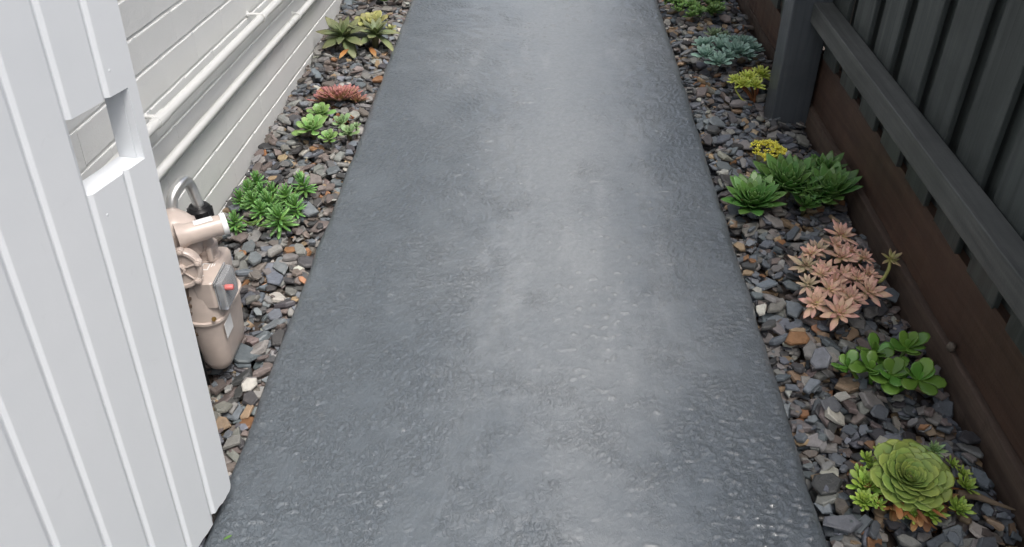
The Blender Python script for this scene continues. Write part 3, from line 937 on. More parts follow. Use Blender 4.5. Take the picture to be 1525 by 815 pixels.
# regulator: domed body, diaphragm flange and a ribbed bonnet facing forward
rpart("regulator_body", lathe_bm((-0.790, 1.60, 0.345), (-0.42, 0.1, 1), [(-0.05, 0.0), (-0.05, 0.034), (-0.03, 0.042), (0.0, 0.046), (0.012, 0.052), (0.016, 0.054), (0.022, 0.054), (0.026, 0.050), (0.040, 0.044), (0.056, 0.032), (0.064, 0.018), (0.066, 0)], 28), M['meter'])
rpart("regulator_neck", lathe_bm((-0.783, 1.60, 0.352), (0.87, -0.4, -0.06), [(-0.02, 0.036), (0.01, 0.036), (0.03, 0.031)], 24), M['meter'])
bz = Vector((-0.762, 1.515, 0.318)); bax = Vector((0.10, -1, 0.12)).normalized()
rpart("bonnet", lathe_bm(bz + bax * -0.03, bax, [(0, 0.0), (0, 0.040), (0.020, 0.043), (0.024, 0.047), (0.031, 0.047), (0.034, 0.044), (0.034, 0.038), (0.030, 0.036), (0.029, 0.014), (0.036, 0.012), (0.038, 0.009), (0.034, 0.008), (0.034, 0)], 30), M['meter'])
bu, bw, ba = frame(bax)
for k in range(6):
    a = RAD(60 * k + 20)
    dr = bu * math.cos(a) + bw * math.sin(a)
    rpart("rib", tube_bm([bz + bax * 0.0015 + dr * 0.011, bz + bax * 0.0025 + dr * 0.040], 0.0022, 8), M['meter'])
    c_ = bz + dr * 0.043 - bax * 0.008
    rpart("bolt", lathe_bm(c_, bax, [(0, 0.0085), (0.012, 0.0085), (0.013, 0.0075), (0.0131, 0.0052), (0.017, 0.005), (0.018, 0.0035), (0.018, 0)], 12), M['meter'])
# ribbed union below the regulator
pr = []
for k in range(6):
    z = k * 0.020
    pr += [(z, 0.016), (z + 0.001, 0.021), (z + 0.009, 0.021), (z + 0.010, 0.016)]
rpart("union", lathe_bm((-0.772, 1.535, 0.130), (0, 0, 1), [(-0.002, 0.0), (-0.002, 0.014)] + pr + [(0.15, 0.018), (0.15, 0)], 20), M['brownpipe'])
rpart("feed_pipe", tube_bm([(-0.786, 1.535, -0.10), (-0.786, 1.535, 0.135)], 0.009, 12), M['black'])
# gooseneck, nut and riser
gp = spline([(-0.778, 1.628, 0.36), (-0.780, 1.632, 0.405), (-0.778, 1.645, 0.432), (-0.768, 1.672, 0.448), (-0.766, 1.702, 0.440), (-0.768, 1.722, 0.415), (-0.764, 1.728, 0.37), (-0.764, 1.729, 0.33)], 6)
mpart("gooseneck", tube_bm(gp, 0.0128, 18), M['steel'])
nut = lathe_bm((-0.764, 1.729, 0.322), (0, 0, 1), [(0, 0.0), (0, 0.023), (0.002, 0.0275), (0.030, 0.0275), (0.033, 0.025), (0.038, 0.022), (0.040, 0.0135)], 24)
mpart("union_nut", nut, M['black'], angle=30)
for k in range(12):
    a = RAD(30 * k)
    mpart("nut_lug", tube_bm([(-0.764 + 0.0275 * math.cos(a), 1.729 + 0.0275 * math.sin(a), 0.325), (-0.764 + 0.0275 * math.cos(a), 1.729 + 0.0275 * math.sin(a), 0.351)], 0.0024, 6), M['black'])
mpart("riser", tube_bm([(-0.764, 1.729, -0.08), (-0.764, 1.729, 0.324)], 0.0185, 18), M['brownpipe'])

# ------------------------------------------------------------------ succulents
PROF = dict(
    spat=[(0, .30), (.25, .42), (.5, .72), (.72, 1.0), (.86, .86), (.95, .45), (1, 0)],
    point=[(0, .50), (.25, .80), (.5, 1.0), (.72, .82), (.88, .42), (1, 0)],
    lance=[(0, .42), (.3, .78), (.55, 1.0), (.78, .72), (.92, .30), (1, 0)],
    finger=[(0, .6), (.2, .9), (.5, 1.0), (.78, .92), (.93, .6), (1, 0)],
    jade=[(0, .18), (.22, .5), (.45, .88), (.65, 1.0), (.82, .88), (.94, .5), (1, 0)],
    round=[(0, .45), (.3, .75), (.6, 1.0), (.8, .92), (.93, .55), (1, 0)],
)
def leaf_geo(shape, W, T, curl=0.0, cup=0.0, n=8):
    P = PROF[shape]
    vs, at = [(0, 0, 0)], [(0.0, 0.0)]
    fs = []
    nseg = 6
    for i in range(nseg):
        t = (i + 0.0) / nseg if i else 0.02
        t = t if i < nseg - 1 else 0.9
        w = np.interp(t, [p[0] for p in P], [p[1] for p in P]) * W / 2
        th = T / 2 * (1 - 0.55 * t)
        for k in range(n):
            a = 2 * math.pi * k / n
            y = w * math.cos(a)
            z = th * math.sin(a) * (0.75 if math.sin(a) > 0 else 1.0)
            vs.append((t, y, z + curl * t * t + cup * W * (y / (W / 2)) ** 2))
            at.append((t, abs(math.cos(a))))
    vs.append((1.0, 0, curl + 0.0)); at.append((1.0, 1.0))
    for k in range(n): fs.append((0, 1 + (k + 1) % n, 1 + k))
    for i in range(nseg - 1):
        for k in range(n):
            a, b = 1 + i * n + k, 1 + i * n + (k + 1) % n
            fs.append((a, b, b + n, a + n))
    l0 = 1 + (nseg - 1) * n
    for k in range(n): fs.append((l0 + k, l0 + (k + 1) % n, len(vs) - 1))
    return np.array(vs), fs, np.array(at)

def plant_mesh(name, V, F, A, Vy, mat):
    me = bpy.data.meshes.new(name)
    me.from_pydata(V.tolist(), [], F)
    for nm, dat in (("along", A[:, 0]), ("edge", A[:, 1]), ("vary", Vy)):
        at = me.attributes.new(nm, 'FLOAT', 'POINT')
        at.data.foreach_set("value", np.asarray(dat, dtype=np.float32))
    me.materials.append(mat)
    me.polygons.foreach_set("use_smooth", [True] * len(me.polygons))
    me.update()
    return me

def rosette_mats(n, R, e0, e1, l0, r0, r2, jit=0.12, ep=1.0, lp=0.8, hgt=0.0, squash=1.0):
    """leaf matrices of a rosette of reach R; e0/e1 = leaf elevation at heart / rim (degrees)"""
    out = []
    ph = r2.uniform(0, 6.28)
    for k in range(n):
        f = (k + 0.5) / n
        az = ph + k * 2.39996 + r2.uniform(-jit, jit)
        el = RAD(e0 + (e1 - e0) * f ** ep) + r2.uniform(-jit, jit) * 0.6
        L = R * (l0 + (1 - l0) * f ** lp) * r2.uniform(1 - jit, 1 + jit * 0.6)
        rr = r0 * R * f
        Mx = Matrix.Rotation(az, 4, 'Z') @ Matrix.Translation((rr, 0, hgt * R * (1 - f))) @ Matrix.Rotation(-el, 4, 'Y') @ Matrix.Rotation(r2.uniform(-jit, jit), 4, 'X') @ Matrix.Scale(L, 4)
        out.append(Mx)
    return out

def joined(name, mats, geos, mat, r2):
    V, F, A, Y = [], [], [], []
    b = 0
    for Mx in mats:
        v, f, a = geos[r2.randrange(len(geos))]
        m = np.array(Mx)
        V.append(v @ m[:3, :3].T + m[:3, 3]); F += [tuple(b + k for k in q) for q in f]
        A.append(a); Y.append(np.full(len(v), r2.random())); b += len(v)
    return plant_mesh(name, np.concatenate(V), F, np.concatenate(A), np.concatenate(Y), mat)

def stub(name, R, mat, parent, loc, depth):
    """short tapering stem below a rosette"""
    return bm_obj(name, lathe_bm((0, 0, -depth), (0, 0, 1), [(0, 0), (0, 0.10 * R), (depth * 0.8, 0.13 * R), (depth + 0.02 * R, 0.10 * R), (depth + 0.05 * R, 0)], 8), mat, parent, loc, smooth=True)

def rosette(parent, loc, R, leaves, geos_me, stem, r2, tilt=(0, 0), depth=0.05, name="rosette"):
    s = stub(name, R, stem, parent, loc, depth)
    s.rotation_euler = (tilt[0], tilt[1], 0)
    for Mx in leaves:
        o = bpy.data.objects.new("leaf", geos_me[r2.randrange(len(geos_me))])
        o.matrix_world = Mx
        link(o, s)
    return s

def leaf_meshes(spec, mat):
    out = []
    for (sh, W, T, cu, cp) in spec:
        v, f, a = leaf_geo(sh, W, T, cu, cp)
        out.append(plant_mesh("leaf", v, f, a, np.zeros(len(v)), mat))
    return out

def plant(name, x, y, label, cat="succulent"):
    p = empty(name, (x, y, -0.03))
    tag(p, label, cat, None)
    return p

STEM = mat_plain("fleshy_stem", (0.16, 0.15, 0.07), 0.6, 0, 0.3)
DRY = mat_leaf("dried_leaf", (0.20, 0.075, 0.025), (0.36, 0.15, 0.05), (0.42, 0.24, 0.10), rough=0.6, var=0.35)
GZ = -0.03

# 1 big dusty green long-leaved pair with a yellowish one behind (left, far)
m1 = mat_leaf("dusty_green_leaf", (0.13, 0.18, 0.055), (0.145, 0.185, 0.085), (0.20, 0.21, 0.10), (0.24, 0.25, 0.13), 0.5, 0, 0.5)
m1b = mat_leaf("yellow_green_leaf", (0.20, 0.22, 0.07), (0.25, 0.27, 0.09), (0.34, 0.33, 0.12), None, 0.5)
g1 = leaf_meshes([("lance", 0.36, 0.07, -0.12, 0.10), ("lance", 0.42, 0.07, -0.25, 0.08), ("point", 0.38, 0.07, 0.05, 0.12)], m1)
r2 = random.Random(21)
for (x, y, R, n, t, z) in ((-0.845, 3.60, 0.145, 21, (0.16, -0.05), 0.035), (-0.705, 3.60, 0.130, 19, (0.05, 0.1), 0.045)):
    if x < -0.8:
        p = plant("dusty_green_succulent", -0.77, 3.6, "large dusty green succulent with long pointed leaves near the far left wall")
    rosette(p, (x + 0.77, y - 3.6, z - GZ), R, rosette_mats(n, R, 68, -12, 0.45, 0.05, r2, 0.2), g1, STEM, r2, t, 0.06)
g1d = leaf_meshes([("lance", 0.4, 0.05, -0.2, 0.06)], DRY)
for (x, y, az) in ((-0.815, 3.53, -115), (-0.725, 3.55, -60)):
    obj("dry_leaf", g1d[0], p, (x + 0.77, y - 3.6, 0.035), (0, 0.1, RAD(az)), 0.07)
p = plant("yellow_green_succulent", -0.752, 3.80, "yellow-green flat rosette tucked behind the large dusty green succulent")
gy = leaf_meshes([("round", 0.6, 0.1, 0.1, 0.12)], m1b)
rosette(p, (0, 0, 0.04), 0.075, rosette_mats(34, 0.075, 72, 8, 0.35, 0.2, r2, 0.12), gy, STEM, r2, (0.25, 0))
rosette(p, (-0.10, 0, 0.03), 0.026, rosette_mats(12, 0.026, 72, 8, 0.35, 0.2, r2, 0.12), gy, STEM, r2, (0.2, 0))
rosette(p, (0.085, -0.02, 0.03), 0.030, rosette_mats(12, 0.030, 72, 8, 0.35, 0.2, r2, 0.12), gy, STEM, r2, (0.2, 0))

# 2 far left little green one, cut by the top of the picture
mg = mat_leaf("fresh_green_leaf", (0.10, 0.17, 0.035), (0.13, 0.25, 0.05), (0.20, 0.32, 0.08), None, 0.42)
gg = [leaf_geo("round", 0.5, 0.14, 0.08, 0.1)]
p = plant("small_green_succulent", -0.75, 4.15, "small bright green succulent farthest back in the left gravel bed")
for (dx, dy, R) in ((0, 0, 0.05), (0.06, 0.03, 0.04), (-0.05, 0.05, 0.04)):
    obj("rosette", joined("rosette", rosette_mats(18, R, 75, 10, 0.4, 0.1, r2), gg, mg, r2), p, (dx, dy, 0.035))

# 3 pink fan-like rosette
mp3 = mat_leaf("rose_pink_leaf", (0.24, 0.19, 0.08), (0.30, 0.18, 0.11), (0.42, 0.17, 0.16), None, 0.45, 0, 0.8, (0.75, 1.0), 0.25, (0.2, 0.55, 0.92))
p = plant("pink_succulent", -0.756, 3.03, "rose-pink rosette with tightly packed narrow leaves in the left gravel bed")
g3 = leaf_meshes([("point", 0.26, 0.13, 0.12, 0.05), ("finger", 0.24, 0.14, 0.15, 0.05)], mp3)
rosette(p, (-0.0, 0.02, 0.025), 0.100, rosette_mats(84, 0.082, 76, 12, 0.42, 0.30, r2, 0.10, 0.8), g3, STEM, r2, (-0.18, 0), 0.04)
rosette(p, (-0.062, 0.012, 0.02), 0.05, rosette_mats(30, 0.055, 70, 12, 0.45, 0.2, r2, 0.12), g3, STEM, r2, (-0.1, -0.2), 0.04)
rosette(p, (0.062, 0.012, 0.02), 0.05, rosette_mats(30, 0.055, 70, 12, 0.45, 0.2, r2, 0.12), g3, STEM, r2, (-0.1, 0.2), 0.04)

# 4 light green rosettes with pale rims
m4 = mat_leaf("pale_rimmed_green_leaf", (0.12, 0.22, 0.05), (0.155, 0.29, 0.075), (0.20, 0.34, 0.11), (0.36, 0.46, 0.22), 0.4, 0, 0.7)
m4b = mat_leaf("grey_green_leaf", (0.12, 0.20, 0.07), (0.15, 0.25, 0.10), (0.20, 0.29, 0.14), (0.30, 0.36, 0.20), 0.42)
g4 = leaf_meshes([("spat", 0.62, 0.13, 0.10, 0.10), ("spat", 0.55, 0.13, 0.15, 0.12)], m4)
g4b = leaf_meshes([("spat", 0.55, 0.15, 0.12, 0.10)], m4b)
p = plant("green_rosette_succulent", -0.77, 2.75, "light green rosettes with pale leaf rims, nearer than the pink rosette")
for (x, y, R, z) in ((-0.787, 2.854, 0.054, 0.025), (-0.796, 2.742, 0.066, 0.02), (-0.723, 2.683, 0.040, 0.015)):
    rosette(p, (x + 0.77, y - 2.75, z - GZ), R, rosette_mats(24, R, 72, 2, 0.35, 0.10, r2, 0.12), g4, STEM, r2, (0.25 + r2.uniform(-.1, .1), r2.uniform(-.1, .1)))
p = plant("grey_green_rosette_succulent", -0.67, 2.75, "small grey-green rosettes at the path edge, right of the light green ones")
for (x, y, R, z) in ((-0.699, 2.792, 0.044, 0.02), (-0.659, 2.722, 0.045, 0.015), (-0.642, 2.764, 0.022, 0.02), (-0.675, 2.745, 0.024, 0.01)):
    rosette(p, (x + 0.67, y - 2.75, z - GZ), R, rosette_mats(14, R, 70, 6, 0.4, 0.1, r2, 0.14), g4b, STEM, r2, (0.25 + r2.uniform(-.1, .1), r2.uniform(-.1, .1)))
for k in range(7):
    x0, y0 = r2.uniform(-0.76, -0.69), r2.uniform(2.84, 2.90)
    pts = spline([(x0 + 0.67, y0 - 2.75, 0.01), (x0 + 0.67 + r2.uniform(-.02, .02), y0 - 2.75, 0.035), (x0 + 0.67 + r2.uniform(-.04, .04), y0 - 2.75 + r2.uniform(-.03, .03), 0.02)], 4)
    bm_obj("dry_stem", tube_bm(pts, 0.0028, 6), DRY, p, smooth=True)

# 5 green finger-leaved sedum by the meter
m5 = mat_leaf("sedum_green_leaf", (0.12, 0.24, 0.045), (0.115, 0.27, 0.065), (0.17, 0.35, 0.11), None, 0.38, 0, 0.8, (0.75, 1), 0.28)
g5 = [leaf_geo("finger", 0.20, 0.17, 0.10, 0.0), leaf_geo("finger", 0.22, 0.18, 0.02, 0.0)]
p = plant("green_sedum", -0.82, 2.24, "bushy green finger-leaved sedum beside the gas meter")
for (x, y, R) in ((-0.896, 2.385, 0.042), (-0.913, 2.268, 0.034), (-0.817, 2.242, 0.045), (-0.866, 2.241, 0.040), (-0.776, 2.288, 0.040), (-0.738, 2.356, 0.042),
                  (-0.76, 2.146, 0.050), (-0.731, 2.226, 0.038), (-0.891, 2.136, 0.034), (-0.825, 2.313, 0.034), (-0.831, 2.198, 0.038), (-0.897, 2.304, 0.036), (-0.855, 2.30, 0.036), (-0.79, 2.20, 0.036)):
    H = 0.052 + r2.uniform(-0.008, 0.012)
    mats = []
    for lev in range(5):
        n = 9 - lev
        for k in range(n):
            az = (k + 0.5 * (lev % 2)) * 2 * math.pi / n + r2.uniform(-.25, .25)
            el = RAD(-8 + 20 * lev + r2.uniform(-10, 10))
            mats.append(Matrix.Translation((0, 0, -0.03 + lev * 0.009)) @ Matrix.Rotation(az, 4, 'Z') @ Matrix.Rotation(-el, 4, 'Y') @ Matrix.Scale(1.12 * R * r2.uniform(0.85, 1.1) * (1 - 0.07 * lev), 4))
    o = obj("shoot", joined("shoot", mats, g5, m5, r2), p, (x + 0.82, y - 2.24, H), (r2.uniform(-.1, .3), r2.uniform(-.25, .25), 0))
    b0 = Vector((x + 0.82, y - 2.24, H))
    c0 = Vector((b0.x * 0.55, b0.y * 0.55, 0.0))
    bm_obj("stem", tube_bm(spline([c0, (b0 + c0) / 2 + Vector((0, 0, 0.01)), b0], 4), 0.0032, 6), m5, p, smooth=True)
for (x, y, az) in ((-0.858, 2.143, -20), (-0.84, 2.13, 30), (-0.875, 2.13, -80), (-0.82, 2.125, 10)):
    v, f, a = g5[0]
    obj("loose_leaf", plant_mesh("leaf", v, f, a, np.full(len(v), 0.9), mg), p, (x + 0.82, y - 2.24, 0.04), (0, -0.3, RAD(az)), 0.042)

# 6 far right leafy green clump
m6 = mat_leaf("clump_green_leaf", (0.07, 0.13, 0.03), (0.10, 0.20, 0.045), (0.17, 0.29, 0.08), None, 0.42, 0, 0.8, (0.75, 1), 0.3)
g6 = [leaf_geo("spat", 0.5, 0.13, 0.12, 0.1)]
p = plant("leafy_green_succulent", 0.69, 4.02, "leafy green succulent clump farthest back in the right gravel bed")
for k in range(48):
    x, y = 0.58 + r2.random() * 0.26, 3.90 + r2.random() * 0.28
    if y < 3.94 and (x > 0.72 or x < 0.64): y += 0.06
    R = r2.uniform(0.026, 0.040)
    obj("rosette", joined("rosette", rosette_mats(16, R, 75, 5, 0.4, 0.15, r2, 0.18), g6, m6, r2), p, (x - 0.69 + 0.02, y - 4.02, 0.045 + r2.uniform(0, 0.03)), (r2.uniform(-.1, .4), r2.uniform(-.3, .3), 0))

# 7 + 8 blue-green echeverias
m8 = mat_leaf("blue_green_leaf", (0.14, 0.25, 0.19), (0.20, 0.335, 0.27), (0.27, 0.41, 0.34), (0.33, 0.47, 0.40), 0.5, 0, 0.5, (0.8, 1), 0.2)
g8 = [leaf_geo("spat", 0.46, 0.14, 0.10, 0.12), leaf_geo("point", 0.40, 0.14, 0.12, 0.12)]
p = plant("blue_green_succulent", 0.79, 3.50, "dense cluster of powdery blue-green rosettes in the right gravel bed")
for (x, y, R) in [(0.765, 3.518, 0.0525), (0.821, 3.462, 0.0546), (0.731, 3.375, 0.0428), (0.684, 3.415, 0.0433), (0.697, 3.545, 0.039), (0.788, 3.623, 0.0396), (0.839, 3.595, 0.0337), (0.878, 3.566, 0.0447), (0.897, 3.522, 0.0387), (0.862, 3.449, 0.0327), (0.74, 3.607, 0.0282), (0.775, 3.43, 0.036)]:
    R *= 1.25
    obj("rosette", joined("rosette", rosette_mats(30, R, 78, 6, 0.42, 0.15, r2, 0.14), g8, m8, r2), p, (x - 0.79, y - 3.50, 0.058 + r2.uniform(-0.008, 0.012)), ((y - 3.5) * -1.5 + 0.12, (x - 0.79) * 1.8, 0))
m7 = mat_leaf("silvery_green_leaf", (0.13, 0.19, 0.09), (0.18, 0.26, 0.14), (0.25, 0.32, 0.19), None, 0.5)
p = plant("silvery_green_succulent", 0.776, 3.75, "small silvery green spiky rosette behind the blue-green cluster")
g7 = [leaf_geo("lance", 0.28, 0.12, 0.12, 0.1)]
obj("rosette", joined("rosette", rosette_mats(26, 0.05, 76, 14, 0.5, 0.1, r2, 0.15), g7, m7, r2), p, (0, 0, 0.03), (0.1, 0, 0))
obj("rosette", joined("rosette", rosette_mats(18, 0.035, 76, 14, 0.5, 0.1, r2, 0.15), g7, m7, r2), p, (0.05, 0.01, 0.025), (0.1, 0.2, 0))

# 9 yellow-green stemmed sedum
m9 = mat_leaf("lime_leaf", (0.36, 0.40, 0.07), (0.46, 0.54, 0.08), (0.56, 0.63, 0.13), None, 0.4, 0, 0.8, (0.75, 1), 0.2)
g9 = [leaf_geo("finger", 0.30, 0.22, 0.12, 0.0)]
p = plant("lime_sedum", 0.82, 3.13, "lime yellow-green sedum on a bare stalk left of the fence post")
for (x, y, R) in [(0.868, 3.212, 0.036), (0.812, 3.172, 0.036), (0.759, 3.157, 0.025), (0.782, 3.121, 0.029), (0.825, 3.11, 0.031)]:
    obj("shoot", joined("shoot", rosette_mats(34, R * 1.35, 80, -5, 0.5, 0.12, r2, 0.15), g9, m9, r2), p, (x - 0.82, y - 3.13, 0.075), (0.2, (x - 0.82) * 3, 0))
    bm_obj("stem", tube_bm(spline([(0.012, -0.02, 0.0), ((x - 0.82) * 0.4 + 0.01, (y - 3.13) * 0.4 - 0.01, 0.035), (x - 0.82, y - 3.13, 0.075)], 5), 0.0042, 8), DRY, p, smooth=True)
bm_obj("stem", tube_bm(spline([(0.0, -0.03, 0.012), (-0.035, -0.035, 0.02), (-0.062, -0.005, 0.05), (-0.06, 0.02, 0.07)], 5), 0.003, 8), m9, p, smooth=True)

# 10 bright yellow low cushion
m10 = mat_leaf("yellow_leaf", (0.70, 0.62, 0.05), (0.84, 0.78, 0.07), (0.90, 0.86, 0.18), None, 0.45, 0, 0.8, (0.75, 1), 0.25)
g10 = [leaf_geo("round", 0.55, 0.25, 0.1, 0.05)]
p = plant("yellow_sedum", 0.79, 2.64, "bright yellow low cushion sedum on the slate in front of the post")
for k in range(80):
    a, rr = r2.uniform(0, 6.28), math.sqrt(r2.random())
    x, y = 0.784 + 0.052 * rr * math.cos(a), 2.655 + 0.060 * rr * math.sin(a)
    if k > 62: x, y = 0.822 + r2.uniform(-.018, .018), 2.632 + r2.uniform(-.02, .02)
    if k > 74: x, y = 0.770 + r2.uniform(-.012, .012), 2.585 + r2.uniform(-.012, .012)
    R = r2.uniform(0.010, 0.015)
    obj("rosette", joined("rosette", rosette_mats(9, R, 80, 5, 0.5, 0.2, r2, 0.2), g10, m10, r2), p, (x - 0.79, y - 2.64, 0.062 - 0.02 * rr * (k <= 62) - 0.018 * (k > 62) + r2.uniform(-.003, .003)), (r2.uniform(-.3, .4), r2.uniform(-.3, .3), 0))
bm_obj("stem_mat", lathe_bm((-0.004, 0.012, -0.005), (0, 0, 1), [(0, 0.036), (0.02, 0.036), (0.034, 0.022), (0.038, 0)], 14), STEM, p, smooth=True)

# 11 dark green pointed rosettes
m11 = mat_leaf("deep_green_leaf", (0.10, 0.21, 0.04), (0.080, 0.20, 0.042), (0.115, 0.24, 0.06), (0.25, 0.36, 0.14), 0.36, 0, 0.6, (0.86, 1.0), 0.2)
g11 = leaf_meshes([("point", 0.44, 0.09, 0.12, 0.15), ("point", 0.40, 0.09, 0.18, 0.15), ("lance", 0.44, 0.09, 0.10, 0.13)], m11)
p = plant("dark_green_succulent", 0.80, 2.36, "dark green clump of broad pointed rosettes against the sleepers")
for (x, y, R, n, z, t) in ((0.79, 2.390, 0.110, 62, 0.024, (0.12, -0.05)), (0.912, 2.350, 0.094, 54, 0.028, (0.15, -0.15)), (0.668, 2.30, 0.098, 54, 0.014, (0.15, -0.1)),
                           (0.826, 2.29, 0.050, 20, 0.015, (0.3, 0)), (0.922, 2.46, 0.075, 24, 0.04, (0.0, -0.1)), (0.70, 2.335, 0.07, 36, 0.018, (0, -.2)), (0.86, 2.33, 0.07, 36, 0.02, (0.2, 0)), (0.85, 2.44, 0.08, 36, 0.03, (0, 0))):
    rosette(p, (x - 0.80, y - 2.36, z - GZ), R, rosette_mats(n, R, 80, 16, 0.45, 0.22, r2, 0.13, 0.9), g11, STEM, r2, t, 0.06)
obj("dry_leaf", g1d[0], p, (-0.17, -0.075, 0.062), (0, -0.7, RAD(-110)), 0.02)

# 12 apricot pink loose rosettes
m12 = mat_leaf("apricot_leaf", (0.66, 0.65, 0.28), (0.72, 0.50, 0.35), (0.74, 0.41, 0.33), (0.78, 0.52, 0.42), 0.48, 0, 0.5, (0.8, 1), 0.2, (0.02, 0.42, 0.95))
m12b = mat_leaf("dusty_apricot_leaf", (0.46, 0.44, 0.26), (0.52, 0.43, 0.29), (0.56, 0.39, 0.29), None, 0.5, 0, 0.5, (0.8, 1), 0.2, (0.02, 0.42, 0.95))
g12 = leaf_meshes([("lance", 0.38, 0.18, 0.05, 0.06), ("point", 0.40, 0.18, 0.02, 0.06), ("lance", 0.35, 0.17, -0.05, 0.05)], m12)
g12b = leaf_meshes([("lance", 0.32, 0.17, 0.05, 0.06), ("point", 0.34, 0.18, 0.0, 0.06)], m12b)
P12 = [(0.877, 2.098, 0.0491), (0.747, 1.963, 0.0542), (0.793, 2.025, 0.0406), (0.843, 1.979, 0.0436), (0.849, 2.043, 0.0353), (0.788, 1.927, 0.0357), (0.805, 1.886, 0.0422), (0.861, 1.93, 0.0303), (0.904, 1.981, 0.0309), (0.908, 1.931, 0.0339), (0.874, 1.83, 0.0431), (0.731, 1.797, 0.0444), (0.781, 1.757, 0.0571), (0.807, 1.833, 0.0294), (0.732, 1.877, 0.0334), (0.765, 2.0, 0.034), (0.83, 1.905, 0.032), (0.775, 1.84, 0.034), (0.86, 1.88, 0.032), (0.82, 1.80, 0.034), (0.885, 2.03, 0.032), (0.77, 1.90, 0.03)]
p = plant("apricot_succulent", 0.82, 1.93, "apricot pink sprawling rosettes in the middle of the right gravel bed")
for i, (x, y, R) in enumerate(P12):
    dusty = i in (1, 2, 14)
    rosette(p, (x - 0.82, y - 1.93, 0.055 + r2.uniform(-0.012, 0.012)), R, rosette_mats(20, min(R, 0.047) * 1.2, 70, 2, 0.42, 0.10, r2, 0.18), g12b if dusty else g12, STEM, r2,
            (0.25 + (1.93 - y) * 1.2 + r2.uniform(-.15, .15), (x - 0.82) * 2.0 + r2.uniform(-.15, .15)), 0.05)
m12c = mat_leaf("pale_yellow_pink_leaf", (0.44, 0.42, 0.14), (0.46, 0.43, 0.18), (0.50, 0.33, 0.20), None, 0.45)
g12c = leaf_meshes([("lance", 0.30, 0.16, 0.03, 0.06)], m12c)
so = rosette(p, (0.975 - 0.82 - 0.005, 1.965 - 1.93, 0.075), 0.044, rosette_mats(11, 0.046, 60, 0, 0.5, 0.05, r2, 0.2), g12c, STEM, r2, (0.3, 0.1), 0.01)
bm_obj("stem", tube_bm(spline([(0.085, -0.015, 0.035), (0.115, -0.02, 0.04), (0.142, 0.012, 0.055), (0.150, 0.035, 0.074)], 5), 0.0048, 8), m12c, p, smooth=True)

# 13 jade plant with thick oval leaves
m13 = mat_leaf("glossy_jade_leaf", (0.115, 0.24, 0.035), (0.11, 0.25, 0.04), (0.14, 0.28, 0.05), (0.22, 0.35, 0.08), 0.27, 0, 0.5, (0.9, 1.0), 0.28)
g13 = leaf_meshes([("jade", 0.70, 0.14, 0.06, 0.05), ("jade", 0.76, 0.14, 0.12, 0.06), ("jade", 0.66, 0.15, -0.06, 0.04)], m13)
p = plant("jade_plant", 0.83, 1.55, "glossy green jade plant with thick oval leaves beside the sleeper")
JT_ = [  # branch tip, then leaves (azimuth, elevation, length mm)
    ((0.819, 1.607, 0.05), [(95, 40, 34), (175, 15, 34), (10, 10, 36), (-80, 35, 28), (130, 70, 20), (40, 68, 18)]),
    ((0.899, 1.618, 0.055), [(130, 45, 32), (55, 45, 32), (175, 18, 36), (15, 30, 44), (-90, 10, 34), (-40, 60, 24), (100, 75, 18)]),
    ((0.790, 1.545, 0.05), [(70, 48, 32), (125, 45, 34), (180, 5, 36), (-5, 8, 36), (-70, -5, 40), (-120, 30, 30), (30, 72, 18)]),
    ((0.832, 1.525, 0.05), [(50, 50, 34), (110, 50, 30), (-90, 12, 34), (-150, 20, 30), (-20, 25, 30), (-110, -20, 40)]),
    ((0.887, 1.505, 0.055), [(110, 55, 32), (45, 45, 40), (165, 25, 32), (-15, 8, 42), (-140, 5, 38), (-70, 5, 40), (0, 75, 18)]),
    ((0.748, 1.560, 0.04), [(65, 40, 32), (185, 10, 34), (-40, 15, 26), (120, 60, 18)]),
    ((0.855, 1.57, 0.03), [(30, 20, 32), (150, 15, 32), (-90, 15, 30), (-30, 5, 30)]),
]
for tip, lv in JT_:
    b0 = Vector(tip) - Vector((0.83, 1.56, -0.006)); c0 = Vector((b0.x * 0.5, b0.y * 0.5, -0.01))
    s = bm_obj("branch", tube_bm(spline([c0 - b0, (c0 - b0) * 0.5 + Vector((0, 0, 0.004)), (0, 0, 0.002)], 4), [0.005] * 4 + [0.0045] * 5, 8), m13, p, tuple(b0), smooth=True)
    for (az, el, L) in lv + [(r2.uniform(0, 360), r2.uniform(-5, 30), r2.uniform(24, 32)) for _ in range(3)]:
        o = bpy.data.objects.new("leaf", g13[r2.randrange(3)])
        o.matrix_world = Matrix.Rotation(RAD(az + r2.uniform(-8, 8)), 4, 'Z') @ Matrix.Rotation(RAD(-el - 4), 4, 'Y') @ Matrix.Rotation(r2.uniform(-.3, .3), 4, 'X') @ Matrix.Scale(L / 1000 * 1.45, 4)
        link(o, s)

# 14 large cup-shaped green rosette with offsets
m14 = mat_leaf("houseleek_leaf", (0.22, 0.30, 0.09), (0.20, 0.30, 0.08), (0.36, 0.46, 0.10), (0.44, 0.54, 0.15), 0.42, 0, 0.55, (0.8, 1), 0.16, (0.1, 0.6, 0.98))
m14o = mat_leaf("offset_leaf", (0.20, 0.31, 0.05), (0.29, 0.45, 0.07), (0.42, 0.56, 0.11), None, 0.42, 0, 0.5, (0.8, 1), 0.2)
g14 = leaf_meshes([("round", 0.74, 0.06, 0.12, 0.10), ("round", 0.82, 0.06, 0.15, 0.09), ("spat", 0.80, 0.06, 0.12, 0.09)], m14)
p = plant("houseleek", 0.765, 1.19, "large green cup-shaped houseleek rosette ringed by small offsets, nearest in the right bed")
rosette(p, (0.002, 0.010, 0.068), 0.066, rosette_mats(96, 0.074, 80, -2, 0.14, 0.24, r2, 0.14, 0.8, 0.9, -0.12), g14, STEM, r2, (0.22, 0.02), 0.06)
go = [leaf_geo("point", 0.40, 0.14, 0.15, 0.12), leaf_geo("spat", 0.42, 0.14, 0.15, 0.12)]
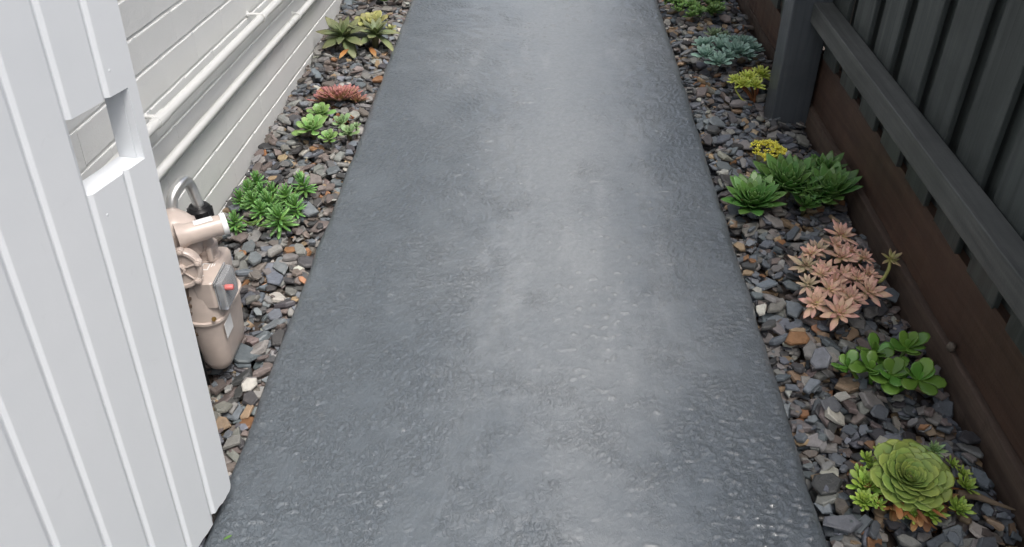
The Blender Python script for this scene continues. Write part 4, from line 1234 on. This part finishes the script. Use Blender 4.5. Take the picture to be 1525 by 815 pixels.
OFF = [(0.711, 1.27, 0.0162), (0.684, 1.233, 0.0143), (0.709, 1.25, 0.0072), (0.687, 1.198, 0.0265), (0.673, 1.161, 0.0191), (0.695, 1.148, 0.0137), (0.736, 1.13, 0.0136), (0.76, 1.129, 0.0136), (0.794, 1.132, 0.0199), (0.851, 1.145, 0.0205), (0.888, 1.203, 0.0176), (0.894, 1.234, 0.0142), (0.882, 1.262, 0.0122), (0.727, 1.186, 0.0075), (0.743, 1.293, 0.0118), (0.721, 1.248, 0.0124)]
for (x, y, R) in OFF:
    obj("offset", joined("offset", rosette_mats(34 if R > 0.017 else 20, R * 1.45, 82, 8, 0.35, 0.2, r2, 0.14), go, m14o, r2), p, (x - 0.765, y - 1.19, 0.034 + r2.uniform(0, 0.008)), (r2.uniform(.1, .4), (x - 0.765) * 2.2, 0))
    d = Vector((x - 0.765, y - 1.19, 0.03)); c0 = Vector((d.x * 0.45, d.y * 0.45, 0.03))
    bm_obj("runner", tube_bm(spline([c0, (c0 + d) / 2 + Vector((0, 0, 0.006)), d], 4), 0.0022, 6), DRY, p, smooth=True)
gd_ = leaf_meshes([("round", 0.45, 0.05, -0.2, 0.2), ("lance", 0.30, 0.05, 0.3, 0.2)], DRY)
for k in range(70):
    az = RAD(r2.choice((r2.uniform(-110, 40), r2.uniform(-140, 60), r2.uniform(0, 360))))
    rr = r2.uniform(0.035, 0.075)
    obj("dry_leaf", gd_[r2.randrange(2)], p, (rr * math.cos(az), 0.005 + rr * math.sin(az), 0.030 + r2.uniform(0, 0.028)), (r2.uniform(-.6, .6), r2.uniform(-.2, .5), az + r2.uniform(-.6, .6)), r2.uniform(0.025, 0.042))
obj("dry_leaf", gd_[0], p, (0.07, 0.085, 0.035), (0.2, 0.1, 0.7), 0.04)

# 15 small pale green star
p = plant("pale_green_rosette", 0.856, 1.295, "small pale green star rosette just behind the large houseleek")
m15 = mat_leaf("pale_mint_leaf", (0.20, 0.32, 0.10), (0.24, 0.40, 0.15), (0.34, 0.48, 0.22), None, 0.42)
g15 = [leaf_geo("lance", 0.30, 0.14, 0.1, 0.08)]
obj("rosette", joined("rosette", rosette_mats(24, 0.027, 78, 0, 0.5, 0.1, r2, 0.15), g15, m15, r2), p, (0, 0, 0.045), (0.25, 0, 0))

# ------------------------------------------------------------------ small loose things
root_m = mat_plain("weathered_root", (0.24, 0.18, 0.12), 0.6, 0, 0.6, 60)
tag(bm_obj("root_piece", tube_bm(spline([(-0.045, 0.005, 0.012), (-0.01, 0.002, 0.012), (0.03, -0.012, 0.006), (0.065, -0.022, 0.0)], 5), [0.011 - 0.0006 * k for k in range(16)], 10), root_m, None, (0.918, 1.190, -0.018), smooth=True),
    "tapering tan root piece lying right of the large houseleek", "root")
bm = bmesh.new()
bmesh.ops.create_icosphere(bm, subdivisions=2, radius=0.011)
for v in bm.verts: v.co *= 1 + 0.12 * math.sin(v.co.x * 500 + v.co.z * 300); v.co.z *= 1.25
tag(bm_obj("pebble", bm, mat_plain("grey_brown_pebble", (0.17, 0.14, 0.11), 0.6, 0, 0.5), None, (0.988, 1.585, 0.058), smooth=True),
    "small grey-brown pebble resting on the sleeper ledge", "pebble")
lf = leaf_geo("lance", 0.4, 0.03, 0.1, 0.15)
tag(obj("leaf_scrap", plant_mesh("leaf_scrap", lf[0], lf[1], lf[2], np.zeros(len(lf[0])), m11), None, (-0.590, 1.030, 0.004), (0, 0, 0.6), 0.017),
    "tiny green leaf scrap on the path below the white gate", "leaf")
